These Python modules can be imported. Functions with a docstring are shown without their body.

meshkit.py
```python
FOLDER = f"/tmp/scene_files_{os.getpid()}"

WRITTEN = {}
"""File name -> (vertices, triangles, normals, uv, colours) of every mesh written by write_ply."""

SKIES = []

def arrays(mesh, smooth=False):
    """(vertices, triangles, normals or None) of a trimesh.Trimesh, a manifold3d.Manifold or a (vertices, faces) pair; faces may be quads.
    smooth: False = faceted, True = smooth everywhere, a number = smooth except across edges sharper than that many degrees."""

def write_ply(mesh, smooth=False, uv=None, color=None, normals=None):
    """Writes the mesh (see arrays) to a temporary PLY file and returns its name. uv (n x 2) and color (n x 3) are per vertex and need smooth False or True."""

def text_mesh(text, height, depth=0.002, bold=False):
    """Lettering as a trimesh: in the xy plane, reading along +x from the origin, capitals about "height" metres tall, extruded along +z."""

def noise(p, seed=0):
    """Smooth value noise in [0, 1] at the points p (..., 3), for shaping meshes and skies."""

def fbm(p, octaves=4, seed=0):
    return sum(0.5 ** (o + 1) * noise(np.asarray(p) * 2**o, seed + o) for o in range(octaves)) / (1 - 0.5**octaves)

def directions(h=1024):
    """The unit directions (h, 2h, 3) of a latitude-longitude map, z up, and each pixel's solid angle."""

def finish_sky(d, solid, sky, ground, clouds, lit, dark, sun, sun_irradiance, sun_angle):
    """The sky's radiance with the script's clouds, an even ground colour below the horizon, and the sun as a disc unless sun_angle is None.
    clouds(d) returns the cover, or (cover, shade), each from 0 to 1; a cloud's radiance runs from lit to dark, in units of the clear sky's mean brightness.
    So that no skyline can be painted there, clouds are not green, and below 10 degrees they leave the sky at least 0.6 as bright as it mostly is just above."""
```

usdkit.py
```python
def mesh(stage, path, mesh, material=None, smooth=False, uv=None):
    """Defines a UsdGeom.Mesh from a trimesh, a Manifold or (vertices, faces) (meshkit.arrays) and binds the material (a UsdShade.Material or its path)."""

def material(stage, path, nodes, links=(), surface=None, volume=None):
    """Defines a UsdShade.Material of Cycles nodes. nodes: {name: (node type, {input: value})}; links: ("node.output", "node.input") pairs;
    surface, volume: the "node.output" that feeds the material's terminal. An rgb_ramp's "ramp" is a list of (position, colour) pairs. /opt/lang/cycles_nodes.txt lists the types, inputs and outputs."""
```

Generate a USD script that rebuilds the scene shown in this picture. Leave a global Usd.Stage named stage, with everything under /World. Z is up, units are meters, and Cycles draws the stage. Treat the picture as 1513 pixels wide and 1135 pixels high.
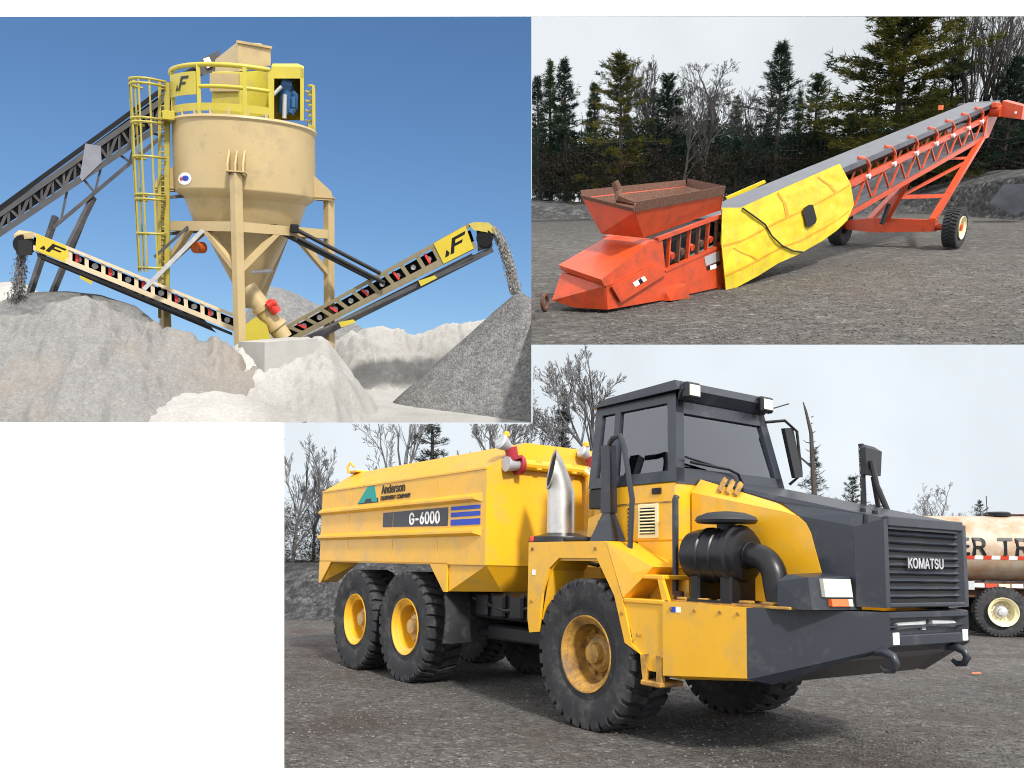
import math, random
import numpy as np, trimesh, usdkit, meshkit
from shapely.geometry import Polygon
from pxr import Usd, UsdGeom, UsdLux, UsdShade, Gf, Sdf

random.seed(11); np.random.seed(11)
stage = Usd.Stage.CreateInMemory()
UsdGeom.SetStageUpAxis(stage, UsdGeom.Tokens.z); UsdGeom.SetStageMetersPerUnit(stage, 1.0)
UsdGeom.Xform.Define(stage, '/World'); UsdGeom.Scope.Define(stage, '/World/Looks')

# ---------------------------------------------------------------- camera, sky, sun, exposure
FPX, CX, CY = 1250.0, 756.5, 680.0
EYE = np.array([0.0, 0.0, 1.72])
cam = UsdGeom.Camera.Define(stage, '/World/camera')
cam.CreateHorizontalApertureAttr(36.0); cam.CreateVerticalApertureAttr(27.0)
cam.CreateFocalLengthAttr(36.0 * FPX / 1513.0)
cam.CreateVerticalApertureOffsetAttr(36.0 * (CY - 567.5) / 1513.0)
cam.CreateClippingRangeAttr(Gf.Vec2f(0.1, 3000))
cam.CreateExposureAttr(0.86)
cam.AddTransformOp().Set(Gf.Matrix4d(1, 0, 0, 0, 0, 0, 1, 0, 0, -1, 0, 0, *EYE, 1))
SUN_AZ, SUN_EL = math.radians(25), math.radians(41)          # the sun stands behind the viewer, a little to the right
sd_ = np.array([math.sin(SUN_AZ) * math.cos(SUN_EL), -math.cos(SUN_AZ) * math.cos(SUN_EL), math.sin(SUN_EL)])
dome = UsdLux.DomeLight.Define(stage, '/World/sky_dome'); dome.CreateIntensityAttr(1.0)
sky = usdkit.material(stage, '/World/Looks/sky_dome', {
    'sky': ('sky_texture', {'sky_type': 'single_scattering', 'sun_disc': False, 'sun_elevation': SUN_EL, 'sun_rotation': math.atan2(sd_[0], sd_[1]), 'air_density': 1.0, 'aerosol_density': 1.1, 'ozone_density': 4.0}),
    'tc': ('texture_coordinate', {}), 'dp': ('vector_math', {'math_type': 'dot_product', 'vector2': (-0.30, 0.93, 0.22)}), 'n': ('noise_texture', {'scale': 2.5, 'detail': 5.0}),
    'h': ('map_range', {'value': 0, 'from_min': 0.72, 'from_max': 0.90, 'to_min': 1.0, 'to_max': 0.0, 'clamp': True}),
    'c': ('rgb_ramp', {'ramp': [(0.3, (14.5, 14.8, 15.4)), (0.7, (20.5, 20.8, 21.4))]}), 'hs': ('hsv', {'saturation': 1.12, 'value': 1.4, 'hue': 0.5, 'fac': 1.0}),
    'm': ('mix', {}), 'b': ('background_shader', {'strength': 0.05})},
    [('tc.generated', 'dp.vector1'), ('tc.generated', 'n.vector'), ('dp.value', 'h.value'), ('n.fac', 'c.fac'), ('c.color', 'm.color2'),
     ('h.result', 'm.fac'), ('sky.color', 'hs.color'), ('hs.color', 'm.color1'), ('m.color', 'b.color')], surface='b.background')
UsdShade.MaterialBindingAPI.Apply(dome.GetPrim()).Bind(sky)
sun = UsdLux.DistantLight.Define(stage, '/World/sun')
sun.CreateIntensityAttr(0.68); sun.CreateNormalizeAttr(True); sun.CreateAngleAttr(5.0); sun.CreateColorAttr(Gf.Vec3f(1.0, 0.95, 0.88))
zx = sd_; xx = np.cross([0, 0, 1.0], zx); xx /= np.linalg.norm(xx); yx = np.cross(zx, xx)
sun.AddTransformOp().Set(Gf.Matrix4d(*xx, 0, *yx, 0, *zx, 0, 0, 0, 0, 1))

# ---------------------------------------------------------------- helpers
class Stand:
    """A level stand of ground with its own slope: local x right, y away from the viewer, z up from eye height; k metres per local unit."""
    def __init__(self, px, py, k=1.0, roll=0.0):
        F = np.array([(px - CX) / FPX, 1, (CY - py) / FPX]); F /= np.linalg.norm(F)
        U = np.array([0, 0, 1.0]) - F * F[2]; U /= np.linalg.norm(U); R = np.cross(F, U)
        c, s = math.cos(roll), math.sin(roll)
        self.M = np.stack([R * c + U * s, F, U * c - R * s], 1); self.k = k
    def ray(self, px, py):
        return np.array([(px - CX) / FPX, 1, (CY - py) / FPX]) @ self.M
    def at(self, px, py, y):
        r = self.ray(px, py); return r * (y / r[1])
    def on(self, px, py, z):
        r = self.ray(px, py); return r * (z / r[2])
    def world(self, p):
        return EYE + self.k * (np.asarray(p, float) @ self.M.T)
    def pix(self, p):
        w = np.asarray(p, float) @ self.M.T
        return np.stack([CX + FPX * w[..., 0] / w[..., 1], CY - FPX * w[..., 2] / w[..., 1]], -1)
    def matrix(self, loc=(0, 0, 0), rot=None):
        A = self.M if rot is None else self.M @ rot
        A = A * self.k; t = self.world(loc)
        return Gf.Matrix4d(*A[:, 0], 0, *A[:, 1], 0, *A[:, 2], 0, *t, 1)

S1 = Stand(380, 390, 1.0, 0.020)                      # sand yard with the silo
S2 = Stand(1148, 252.8, 3.9, -0.0681)     # gravel yard with the stacking conveyor
S3 = Stand(965, 838.8)                    # yard with the tanker truck
H2, H3 = 1.7, 1.713                       # eye height over the ground of S2 and S3
G1 = -6.42                                 # ground height of S1

taken = {}
def path(parent, name):
    key = f'{parent}/{name}'; n = taken.get(key, 0); taken[key] = n + 1
    return key if n == 0 else f'{key}_{n:03d}'
def tag(prim, **kw):
    for k, v in kw.items():
        if v: prim.SetCustomDataByKey({'cat': 'category'}.get(k, k), v)
def thing(name, label, cat, stand=None, loc=(0, 0, 0), rot=None, group=None):
    x = UsdGeom.Xform.Define(stage, path('/World', name))
    if stand is not None: x.AddTransformOp().Set(stand.matrix(loc, rot))
    tag(x.GetPrim(), label=label, cat=cat, group=group)
    return str(x.GetPath())
def part(parent, name, mesh, m, smooth=False, label=None):
    p = path(parent, name); usdkit.mesh(stage, p, mesh.mesh() if isinstance(mesh, MB) else mesh, m, smooth)
    if label: tag(stage.GetPrimAtPath(p), label=label)
    return p
def solo(name, mesh, m, stand=None, loc=(0, 0, 0), rot=None, smooth=False, **kw):
    p = path('/World', name); g = usdkit.mesh(stage, p, mesh.mesh() if isinstance(mesh, MB) else mesh, m, smooth)
    if stand is not None: g.AddTransformOp().Set(stand.matrix(loc, rot))
    tag(g.GetPrim(), **kw); return p
def rotz(a):
    c, s = math.cos(a), math.sin(a); return np.array([[c, -s, 0], [s, c, 0], [0, 0, 1.0]])

class MB:
    def __init__(self): self.v, self.f, self.n = [], [], 0
    def raw(self, v, f):
        v = np.asarray(v, float); f = np.asarray(f, int)
        if f.shape[1] == 4: f = np.vstack([f[:, [0, 1, 2]], f[:, [0, 2, 3]]])
        self.v.append(v); self.f.append(f + self.n); self.n += len(v); return self
    def add(self, m, T=None):
        v = np.array(m.vertices); 
        if T is not None: v = v @ T[:3, :3].T + T[:3, 3]
        return self.raw(v, m.faces)
    def hull(self, pts): return self.add(trimesh.convex.convex_hull(np.asarray(pts, float)))
    def box(self, lo, hi, c=0.0):
        lo, hi = np.minimum(lo, hi).astype(float), np.maximum(lo, hi).astype(float)
        if c <= 0:
            m = trimesh.creation.box(hi - lo); m.apply_translation((lo + hi) / 2); return self.add(m)
        c = min(c, *(0.45 * (hi - lo))); P = []
        for sx in (0, 1):
            for sy in (0, 1):
                for sz in (0, 1):
                    p = np.where([sx, sy, sz], hi, lo); d = np.where([sx, sy, sz], -c, c)
                    P += [p + d * [0, 1, 1], p + d * [1, 0, 1], p + d * [1, 1, 0]]
        return self.hull(P)
    def bar(self, p, q, w, h=None, up=(0, 0, 1.0)):
        p, q = np.asarray(p, float), np.asarray(q, float); h = w if h is None else h
        d = (q - p) / np.linalg.norm(q - p); s = np.cross(d, up)
        if np.linalg.norm(s) < 1e-4: s = np.cross(d, [0, 1.0, 0])
        s /= np.linalg.norm(s); t = np.cross(s, d)
        return self.hull([e + a * s * w / 2 + b * t * h / 2 for e in (p, q) for a in (-1, 1) for b in (-1, 1)])
    def tube(self, pts, r, n=8):
        pts = np.asarray(pts, float); m = len(pts); r = np.broadcast_to(np.asarray(r, float), (m,))
        d = np.gradient(pts, axis=0); d /= np.linalg.norm(d, axis=1, keepdims=True) + 1e-12
        ref = np.array([0, 0, 1.0]) if abs(d[0][2]) < 0.9 else np.array([1.0, 0, 0]); V = []
        for i in range(m):
            s = np.cross(d[i], ref); s /= np.linalg.norm(s); t = np.cross(s, d[i]); ref = t if abs(d[i] @ t) < 0.9 else ref
            a = np.arange(n) / n * 2 * np.pi
            V.append(pts[i] + r[i] * (np.cos(a)[:, None] * s + np.sin(a)[:, None] * t))
        V = np.vstack(V); F = []
        for i in range(m - 1):
            for j in range(n):
                a, b = i * n + j, i * n + (j + 1) % n; F += [[a, a + n, b + n], [a, b + n, b]]
        F += [[0, j, j + 1] for j in range(1, n - 1)] + [[(m - 1) * n, (m - 1) * n + j + 1, (m - 1) * n + j] for j in range(1, n - 1)]
        F = np.array(F); return self.raw(V, F)
    def cyl(self, p, q, r, r2=None, n=20): return self.tube([p, q], [r, r if r2 is None else r2], n)
    def prism(self, poly, plane, a, b):
        pg = Polygon(poly); m = trimesh.creation.extrude_polygon(pg if pg.is_valid else pg.buffer(0), abs(b - a), engine='earcut')
        v = np.array(m.vertices); v[:, 2] += min(a, b)
        i = {'uw': (0, 2, 1), 'vw': (2, 0, 1), 'uv': (0, 1, 2)}[plane]
        f = m.faces[:, ::-1] if plane == 'uw' else m.faces
        return self.raw(v[:, i], f)
    def lathe(self, prof, c=(0, 0, 0), axis='z', n=48):
        """prof: (radius, height) pairs, turned about the axis through c."""
        prof = np.asarray(prof, float); m = len(prof); a = np.arange(n) / n * 2 * np.pi
        V = np.stack([prof[:, None, 0] * np.cos(a), prof[:, None, 0] * np.sin(a), np.repeat(prof[:, 1:2], n, 1)], -1).reshape(-1, 3); F = []
        for i in range(m - 1):
            j = np.arange(n); p, q = i * n + j, i * n + (j + 1) % n
            F += [np.stack([p, q, q + n], 1), np.stack([p, q + n, p + n], 1)]
        o = {'z': [0, 1, 2], 'y': [1, 2, 0], 'x': [2, 0, 1]}[axis]
        return self.raw(V[:, o] + np.asarray(c, float), np.vstack(F))
    def mesh(self):
        return trimesh.Trimesh(np.vstack(self.v), np.vstack(self.f), process=False)

def text(s, height, T, depth=0.006, bold=True):
    m = meshkit.text_mesh(s, height, depth, bold); v = np.array(m.vertices)
    return MB().raw(v @ np.asarray(T, float)[:, :3].T + np.asarray(T, float)[:, 3], m.faces)

# ---------------------------------------------------------------- materials
def mat(name, col, rough=0.5, var=0.15, scale=3.0, metal=0.0, bump=0.0, bscale=40.0, dirt=None, damt=0.3, dscale=1.5, coat=0.0, spec=0.5):
    """Paint or plain surface: colour that varies a little with place, dirt in soft patches, fine relief."""
    c = np.array(col, float)
    nodes = {'g': ('geometry', {}), 'n': ('noise_texture', {'scale': scale, 'detail': 6.0, 'roughness': 0.6}),
             'r': ('rgb_ramp', {'ramp': [(0.3, tuple(c * (1 - var))), (0.7, tuple(np.minimum(c * (1 + var), 0.95)))]}),
             'p': ('principled_bsdf', {'roughness': rough, 'metallic': metal, 'coat_weight': coat, 'coat_roughness': 0.15, 'specular_ior_level': spec})}
    links = [('g.position', 'n.vector'), ('n.fac', 'r.fac')]
    out = 'r.color'
    if dirt is not None:
        nodes['d'] = ('noise_texture', {'scale': dscale, 'detail': 9.0, 'roughness': 0.72})
        nodes['dm'] = ('map_range', {'from_min': 0.62 - damt * 0.5, 'from_max': 0.82 - damt * 0.4, 'to_min': 0.0, 'to_max': 0.85, 'clamp': True})
        nodes['mx'] = ('mix', {'color2': tuple(dirt)})
        links += [('g.position', 'd.vector'), ('d.fac', 'dm.value'), ('dm.result', 'mx.fac'), (out, 'mx.color1')]; out = 'mx.color'
    links.append((out, 'p.base_color'))
    if bump > 0:
        nodes['bn'] = ('noise_texture', {'scale': bscale, 'detail': 5.0, 'roughness': 0.65}); nodes['bp'] = ('bump', {'strength': bump, 'distance': 0.02})
        links += [('g.position', 'bn.vector'), ('bn.fac', 'bp.height'), ('bp.normal', 'p.normal')]
    return usdkit.material(stage, '/World/Looks/' + name, nodes, links, surface='p.BSDF')

def gravel(name, cols, stone, patch, pscale, bump=0.7, dist=0.03, pamt=0.5):
    """Loose stones: cells of several tones at two sizes, earth showing through in patches, relief from the cells."""
    nodes = {'g': ('geometry', {}), 'v': ('voronoi_texture', {'scale': stone}), 'v2': ('voronoi_texture', {'scale': stone * 0.37}),
             's': ('separate_color', {}), 's2': ('separate_color', {}), 'a': ('mix_float', {'fac': 0.35}), 'r': ('rgb_ramp', {'ramp': cols}),
             'n': ('noise_texture', {'scale': pscale, 'detail': 8.0, 'roughness': 0.65}), 'pm': ('map_range', {'from_min': 0.5, 'from_max': 0.72, 'to_min': 0.0, 'to_max': pamt, 'clamp': True}),
             'm': ('mix', {'color2': patch}), 'n2': ('noise_texture', {'scale': pscale * 0.3, 'detail': 5.0}), 'bm': ('map_range', {'from_min': 0.3, 'from_max': 0.7, 'to_min': 0.72, 'to_max': 1.25, 'clamp': True}),
             'mm': ('vector_math', {'math_type': 'scale'}), 'b': ('bump', {'strength': bump, 'distance': dist, 'invert': True}), 'p': ('principled_bsdf', {'roughness': 0.85, 'specular_ior_level': 0.3})}
    links = [('g.position', 'v.vector'), ('g.position', 'v2.vector'), ('v.color', 's.color'), ('v2.color', 's2.color'), ('s.r', 'a.a'), ('s2.r', 'a.b'), ('a.result', 'r.fac'),
             ('g.position', 'n.vector'), ('n.fac', 'pm.value'), ('pm.result', 'm.fac'), ('r.color', 'm.color1'), ('g.position', 'n2.vector'), ('n2.fac', 'bm.value'),
             ('m.color', 'mm.vector1'), ('bm.result', 'mm.scale'), ('mm.vector', 'p.base_color'), ('v.distance', 'b.height'), ('b.normal', 'p.normal')]
    return usdkit.material(stage, '/World/Looks/' + name, nodes, links, surface='p.BSDF')

def leaf(name, c0, c1, scale=0.5, trans=0.25):
    return usdkit.material(stage, '/World/Looks/' + name, {'g': ('geometry', {}), 'n': ('noise_texture', {'scale': scale, 'detail': 4.0}),
        'r': ('rgb_ramp', {'ramp': [(0.35, c0), (0.65, c1)]}), 'd': ('diffuse_bsdf', {}), 't': ('translucent_bsdf', {}), 'm': ('mix_closure', {'fac': trans})},
        [('g.position', 'n.vector'), ('n.fac', 'r.fac'), ('r.color', 'd.color'), ('r.color', 't.color'), ('d.BSDF', 'm.closure1'), ('t.BSDF', 'm.closure2')], surface='m.closure')

def pane(name, tint):
    return usdkit.material(stage, '/World/Looks/' + name, {'t': ('transparent_bsdf', {'color': tint}), 'g': ('glossy_bsdf', {'color': (0.9, 0.93, 1.0), 'roughness': 0.02}), 'f': ('fresnel', {'IOR': 1.5}),
        'fm': ('math', {'math_type': 'multiply_add', 'value2': 1.0, 'value3': 0.09}), 'm': ('mix_closure', {})},
        [('f.fac', 'fm.value1'), ('fm.value', 'm.fac'), ('t.BSDF', 'm.closure1'), ('g.BSDF', 'm.closure2')], surface='m.closure')

def overcast(name, col, strength, scale):
    return usdkit.material(stage, '/World/Looks/' + name, {'g': ('geometry', {}), 'n': ('noise_texture', {'scale': scale, 'detail': 5.0, 'roughness': 0.5}),
        'r': ('rgb_ramp', {'ramp': [(0.3, tuple(np.array(col) * 0.90)), (0.7, tuple(np.array(col) * 1.06))]}), 'e': ('emission', {'strength': strength})},
        [('g.position', 'n.vector'), ('n.fac', 'r.fac'), ('r.color', 'e.color')], surface='e.emission')

YEL = mat('yellow_paint', (0.74, 0.385, 0.012), 0.38, 0.05, 1.2, dirt=(0.50, 0.31, 0.08), damt=0.26, dscale=2.5, coat=0.3)
YELD = mat('yellow_paint_worn', (0.50, 0.27, 0.04), 0.55, 0.25, 3.0, dirt=(0.10, 0.055, 0.03), damt=0.5, dscale=5)
SLATE = mat('slate_paint', (0.0144, 0.0180, 0.0274), 0.42, 0.12, 2.0, dirt=(0.0648, 0.0648, 0.0648), damt=0.15, dscale=3, coat=0.15)
BLACK = mat('black_paint', (0.008, 0.008, 0.010), 0.36, 0.2, 4.0, spec=0.35)
PLASTIC = mat('black_plastic', (0.02, 0.021, 0.025), 0.55, 0.2, 5.0)
RUBBER = mat('tyre_rubber', (0.016, 0.017, 0.02), 0.75, 0.25, 4.0, dirt=(0.085, 0.08, 0.075), damt=0.25, dscale=5, bump=0.3, bscale=60)
RUST = mat('rusty_steel', (0.13, 0.055, 0.03), 0.8, 0.35, 6.0, dirt=(0.05, 0.03, 0.025), damt=0.4, dscale=9, bump=0.4)
STEEL = mat('dull_steel', (0.55, 0.54, 0.52), 0.38, 0.12, 5.0, metal=0.85, dirt=(0.25, 0.2, 0.16), damt=0.2)
GALV = mat('galvanised', (0.42, 0.43, 0.45), 0.5, 0.12, 4.0, metal=0.3)
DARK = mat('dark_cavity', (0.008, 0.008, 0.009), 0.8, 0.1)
REDV = mat('valve_red', (0.3, 0.02, 0.03), 0.45, 0.2)
ORANGE = mat('orange_paint', (0.53, 0.060, 0.012), 0.45, 0.12, 1.2, dirt=(0.1900, 0.0522, 0.0285), damt=0.22, dscale=1.4, coat=0.15)
TARP = mat('yellow_tarp', (0.66, 0.51, 0.012), 0.5, 0.14, 0.5, dirt=(0.48, 0.36, 0.04), damt=0.3, dscale=0.8)
STRAP = mat('tarp_strap', (0.66, 0.30, 0.01), 0.6, 0.1)
BELT = mat('belt_rubber', (0.0650, 0.0715, 0.0845), 0.42, 0.2, 0.6, bump=0.1)
BEIGE = mat('beige_paint', (0.4278, 0.3255, 0.1628), 0.45, 0.06, 0.6, dirt=(0.2678, 0.2143, 0.1339), damt=0.16, dscale=0.8)
RAILY = mat('rail_yellow', (0.44, 0.365, 0.035), 0.45, 0.08, 1.0, dirt=(0.4, 0.33, 0.08), damt=0.15)
TRUSS = mat('truss_grey', (0.0500, 0.0500, 0.0575), 0.6, 0.25, 1.0, dirt=(0.1100, 0.1000, 0.0900), damt=0.25)
TRUSSL = mat('truss_light', (0.0608, 0.0630, 0.0698), 0.5, 0.15, 1.0)
WHITE = mat('white_board', (0.9, 0.9, 0.9), 0.6, 0.01, 1.0, spec=0.2)
WHITEP = mat('white_print', (0.85, 0.85, 0.85), 0.5, 0.03)
BLUE = mat('blue_print', (0.01, 0.05, 0.42), 0.5, 0.05)
TEAL = mat('teal_print', (0.0, 0.28, 0.24), 0.5, 0.05)
REDP = mat('red_print', (0.62, 0.05, 0.02), 0.5, 0.05)
MOTORB = mat('motor_blue', (0.02, 0.09, 0.22), 0.45, 0.15)
LENS = mat('lamp_lens', (0.52, 0.52, 0.44), 0.12, 0.05, 20.0, coat=0.8)
AMBER = mat('amber_lens', (0.75, 0.12, 0.01), 0.2, 0.1, 20.0, coat=0.6)
CREAM = mat('cream_rim', (0.78, 0.70, 0.42), 0.5, 0.06)
TANKC = mat('weathered_tank', (0.4080, 0.3604, 0.2856), 0.5, 0.12, 1.5, dirt=(0.3740, 0.1632, 0.0476), damt=0.42, dscale=1.6)
GLASS = pane('cab_glass', (0.80, 0.82, 0.85)); WIND = pane('windscreen_glass', (0.78, 0.80, 0.85))
SAND = gravel('white_sand', [(0.0, (0.2700, 0.2628, 0.2448)), (0.5, (0.3150, 0.3078, 0.2898)), (1.0, (0.3600, 0.3528, 0.3330))], 22.0, (0.2520, 0.2412, 0.2205), 0.5, 0.45, 0.03)
SANDT = gravel('tan_sand', [(0.0, (0.1605, 0.1574, 0.1514)), (0.5, (0.2056, 0.2006, 0.1936)), (1.0, (0.2608, 0.2557, 0.2477))], 20.0, (0.2808, 0.2257, 0.1656), 0.16, 0.5, 0.03, 0.55)
SANDG = gravel('grey_sand', [(0.0, (0.1080, 0.1080, 0.1080)), (0.5, (0.1584, 0.1584, 0.1584)), (1.0, (0.2160, 0.2160, 0.2124))], 7.0, (0.1728, 0.1656, 0.1584), 0.5, 0.5, 0.05)
GRAVG = gravel('grey_gravel', [(0.0, (0.0750, 0.0750, 0.0750)), (0.5, (0.1275, 0.1275, 0.1260)), (1.0, (0.2025, 0.1988, 0.1950))], 9.0, (0.1500, 0.1462, 0.1425), 0.4, 0.8, 0.08)
YARD2 = gravel('yard_gravel', [(0.0, (0.0292, 0.0281, 0.0241)), (0.5, (0.0630, 0.0581, 0.0524)), (0.85, (0.0969, 0.0921, 0.0848)), (1.0, (0.1746, 0.1648, 0.1503))], 4.6, (0.0678, 0.0509, 0.0411), 0.06, 0.8, 0.1, 0.6)
BERM2 = gravel('berm_stone', [(0.0, (0.0201, 0.0207, 0.0218)), (0.6, (0.0489, 0.0489, 0.0489)), (1.0, (0.1150, 0.1121, 0.1092))], 1.6, (0.0403, 0.0374, 0.0345), 0.08, 1.0, 0.3)
YARD3 = gravel('truck_yard_gravel', [(0.0, (0.0365, 0.0342, 0.0325)), (0.5, (0.0852, 0.0796, 0.0747)), (0.85, (0.1298, 0.1217, 0.1136)), (1.0, (0.2435, 0.2313, 0.2191))], 27.0, (0.0470, 0.0302, 0.0246), 0.42, 0.9, 0.02, 0.9)
BERM3 = gravel('berm_gravel', [(0.0, (0.0156, 0.0162, 0.0172)), (0.6, (0.0442, 0.0447, 0.0468)), (1.0, (0.1040, 0.1040, 0.1040))], 8.0, (0.0364, 0.0354, 0.0343), 0.5, 1.0, 0.08)
CONC = mat('concrete', (0.3500, 0.3430, 0.3220), 0.8, 0.1, 0.8, bump=0.3, bscale=6)
BARK = mat('bark', (0.045, 0.038, 0.033), 0.9, 0.3, 2.0)
BARKP = mat('pale_bark', (0.1050, 0.1036, 0.1064), 0.9, 0.2, 2.0)
NEEDLEG = leaf('grey_needles', (0.0225, 0.0300, 0.0255), (0.0562, 0.0638, 0.0525), 1.0)
BARKG = mat('grey_bark', (0.0488, 0.0450, 0.0435), 0.9, 0.25, 0.6)
NEEDLE = leaf('pine_needles', (0.0174, 0.0348, 0.0203), (0.0653, 0.0841, 0.0290), 0.16)
NEEDLEO = leaf('olive_needles', (0.0166, 0.0291, 0.0146), (0.0988, 0.0915, 0.0187), 0.22)
NEEDLED = leaf('dark_needles', (0.0116, 0.0232, 0.0188), (0.0319, 0.0493, 0.0319), 0.3)
BRUSH = leaf('brown_brush', (0.0144, 0.0132, 0.0120), (0.0420, 0.0324, 0.0252), 0.2, 0.1)
SKYM2 = overcast('overcast_far', (0.82, 0.865, 0.9), 0.53, 0.02)
SKYM3 = overcast('overcast_near', (0.80, 0.865, 0.92), 0.585, 0.12)

# ---------------------------------------------------------------- ground, skies, white boards
def fb(x, y, s, seed=0, o=5):
    return meshkit.fbm(np.stack([np.asarray(x) / s, np.asarray(y) / s, np.full(np.shape(x), 0.37)], -1), o, seed) - 0.5
def sheet(xs, ys, zf, keep=None):
    X, Y = np.meshgrid(xs, ys); Z = zf(X, Y); V = np.stack([X, Y, Z], -1).reshape(-1, 3)
    n, m = len(ys), len(xs); i = (np.arange(n - 1)[:, None] * m + np.arange(m - 1)).ravel()
    F = np.vstack([np.stack([i, i + 1, i + m + 1], 1), np.stack([i, i + m + 1, i + m], 1)])
    if keep is not None: F = F[keep(V)[F].all(1)]
    u, inv = np.unique(F, return_inverse=True)
    return trimesh.Trimesh(V[u], inv.reshape(-1, 3), process=False)
def fade(a, b, x): t = np.clip((x - a) / (b - a), 0, 1); return t * t * (3 - 2 * t)

# the truck yard: one sheet that runs from behind the viewer to the berm, with wheel ruts
def yard3(X, Y):
    rut = sum(0.035 * np.exp(-((X * c - Y * s - o + 0.4 * fb(X, Y, 5.0, 8, 2)) / 0.28) ** 2) for c, s, o in ((0.75, 0.66, -4.5), (0.75, 0.66, -6.6), (0.35, 0.94, -16), (0.35, 0.94, -18), (0.9, 0.43, 6.5), (0.9, 0.43, 8.4)))
    return -H3 - 0.0 + 0.07 * fb(X, Y, 1.6, 3, 4) * fade(4, 9, np.abs(Y) + 0 * X) - rut * fade(10, 16, Y)
ys3 = np.concatenate([np.linspace(-60, 5, 14), np.linspace(5.5, 20, 140), np.linspace(20.2, 30.5, 60)])
solo('ground', sheet(np.concatenate([np.linspace(-60, -14, 12), np.linspace(-13.5, 16, 190), np.linspace(17, 60, 12)]), ys3, yard3), YARD3, S3, smooth=True, kind='structure')
def berm3(X, Y):
    y0 = 24.2 + 1.0 * np.sin(X * 0.13) + 2.6 * fade(3.0, 6.0, X)
    return -H3 - 0.05 + 1.68 * fade(0, 1, (Y - y0) / 2.6) + 0.28 * fb(X, Y, 0.9, 5) * fade(0, 1, (Y - y0) / 1.5) + 0.3 * fb(X, Y, 6, 6, 3) * fade(0, 1, (Y - y0) / 2)
solo('gravel_berm', sheet(np.linspace(-20, 22, 260), np.linspace(21.5, 30.8, 80), berm3), BERM3, S3, smooth=True, kind='structure')

# backdrop of overcast sky behind the truck yard; its straight top edge carries the two yards behind
def flat(pts, Y):
    P = np.array([[(x - CX) / FPX * Y, Y, EYE[2] + (CY - y) / FPX * Y] for x, y in pts])
    pg = Polygon(P[:, [0, 2]]); m = trimesh.creation.extrude_polygon(pg, 0.12, engine='earcut'); v = np.array(m.vertices)
    return trimesh.Trimesh(np.stack([v[:, 0], Y + 0.12 - v[:, 2], v[:, 1]], 1), m.faces, process=False)
solo('sky', flat([(330, 1000), (1640, 1000), (1640, 509.5), (785, 509.5), (785, 624.5), (330, 624.5)], 32.5), SKYM3, kind='structure')
solo('sky', flat([(785, 420), (1660, 420), (1660, -90), (785, -90)], 222.0), SKYM2, kind='structure')

t = thing('white_board', 'tall blank white board standing at the lower left, left of the yellow truck', 'board')
def wpt(px, py, Y): return np.array([(px - CX) / FPX * Y, Y, EYE[2] + (CY - py) / FPX * Y])
a, b = wpt(-40, 1190, 6.8), wpt(417, 624.5, 6.8)
part(t, 'panel', MB().box(a, b + [0, 0.06, 0]), WHITE)
for x in (a[0] + 0.3, b[0] - 0.35):
    part(t, 'brace', MB().bar((x, 6.88, b[2] - 0.3), (x, 7.7, a[2] + 0.5), 0.06), GALV)
t = thing('white_beam', 'long white overhead beam across the top, above the silo and the pines', 'beam')
a, b = wpt(-120, 23.8, 112), wpt(1640, -60, 112)
part(t, 'beam', MB().box(a, b + [0, 0.15, 0]), WHITE)
for px in (-110, 1630):
    c = wpt(px, 700, 112); part(t, 'post', MB().box(c - [0.8, -0.2, 4], (c[0] + 0.8, 113.2, b[2])), WHITE)

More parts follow.
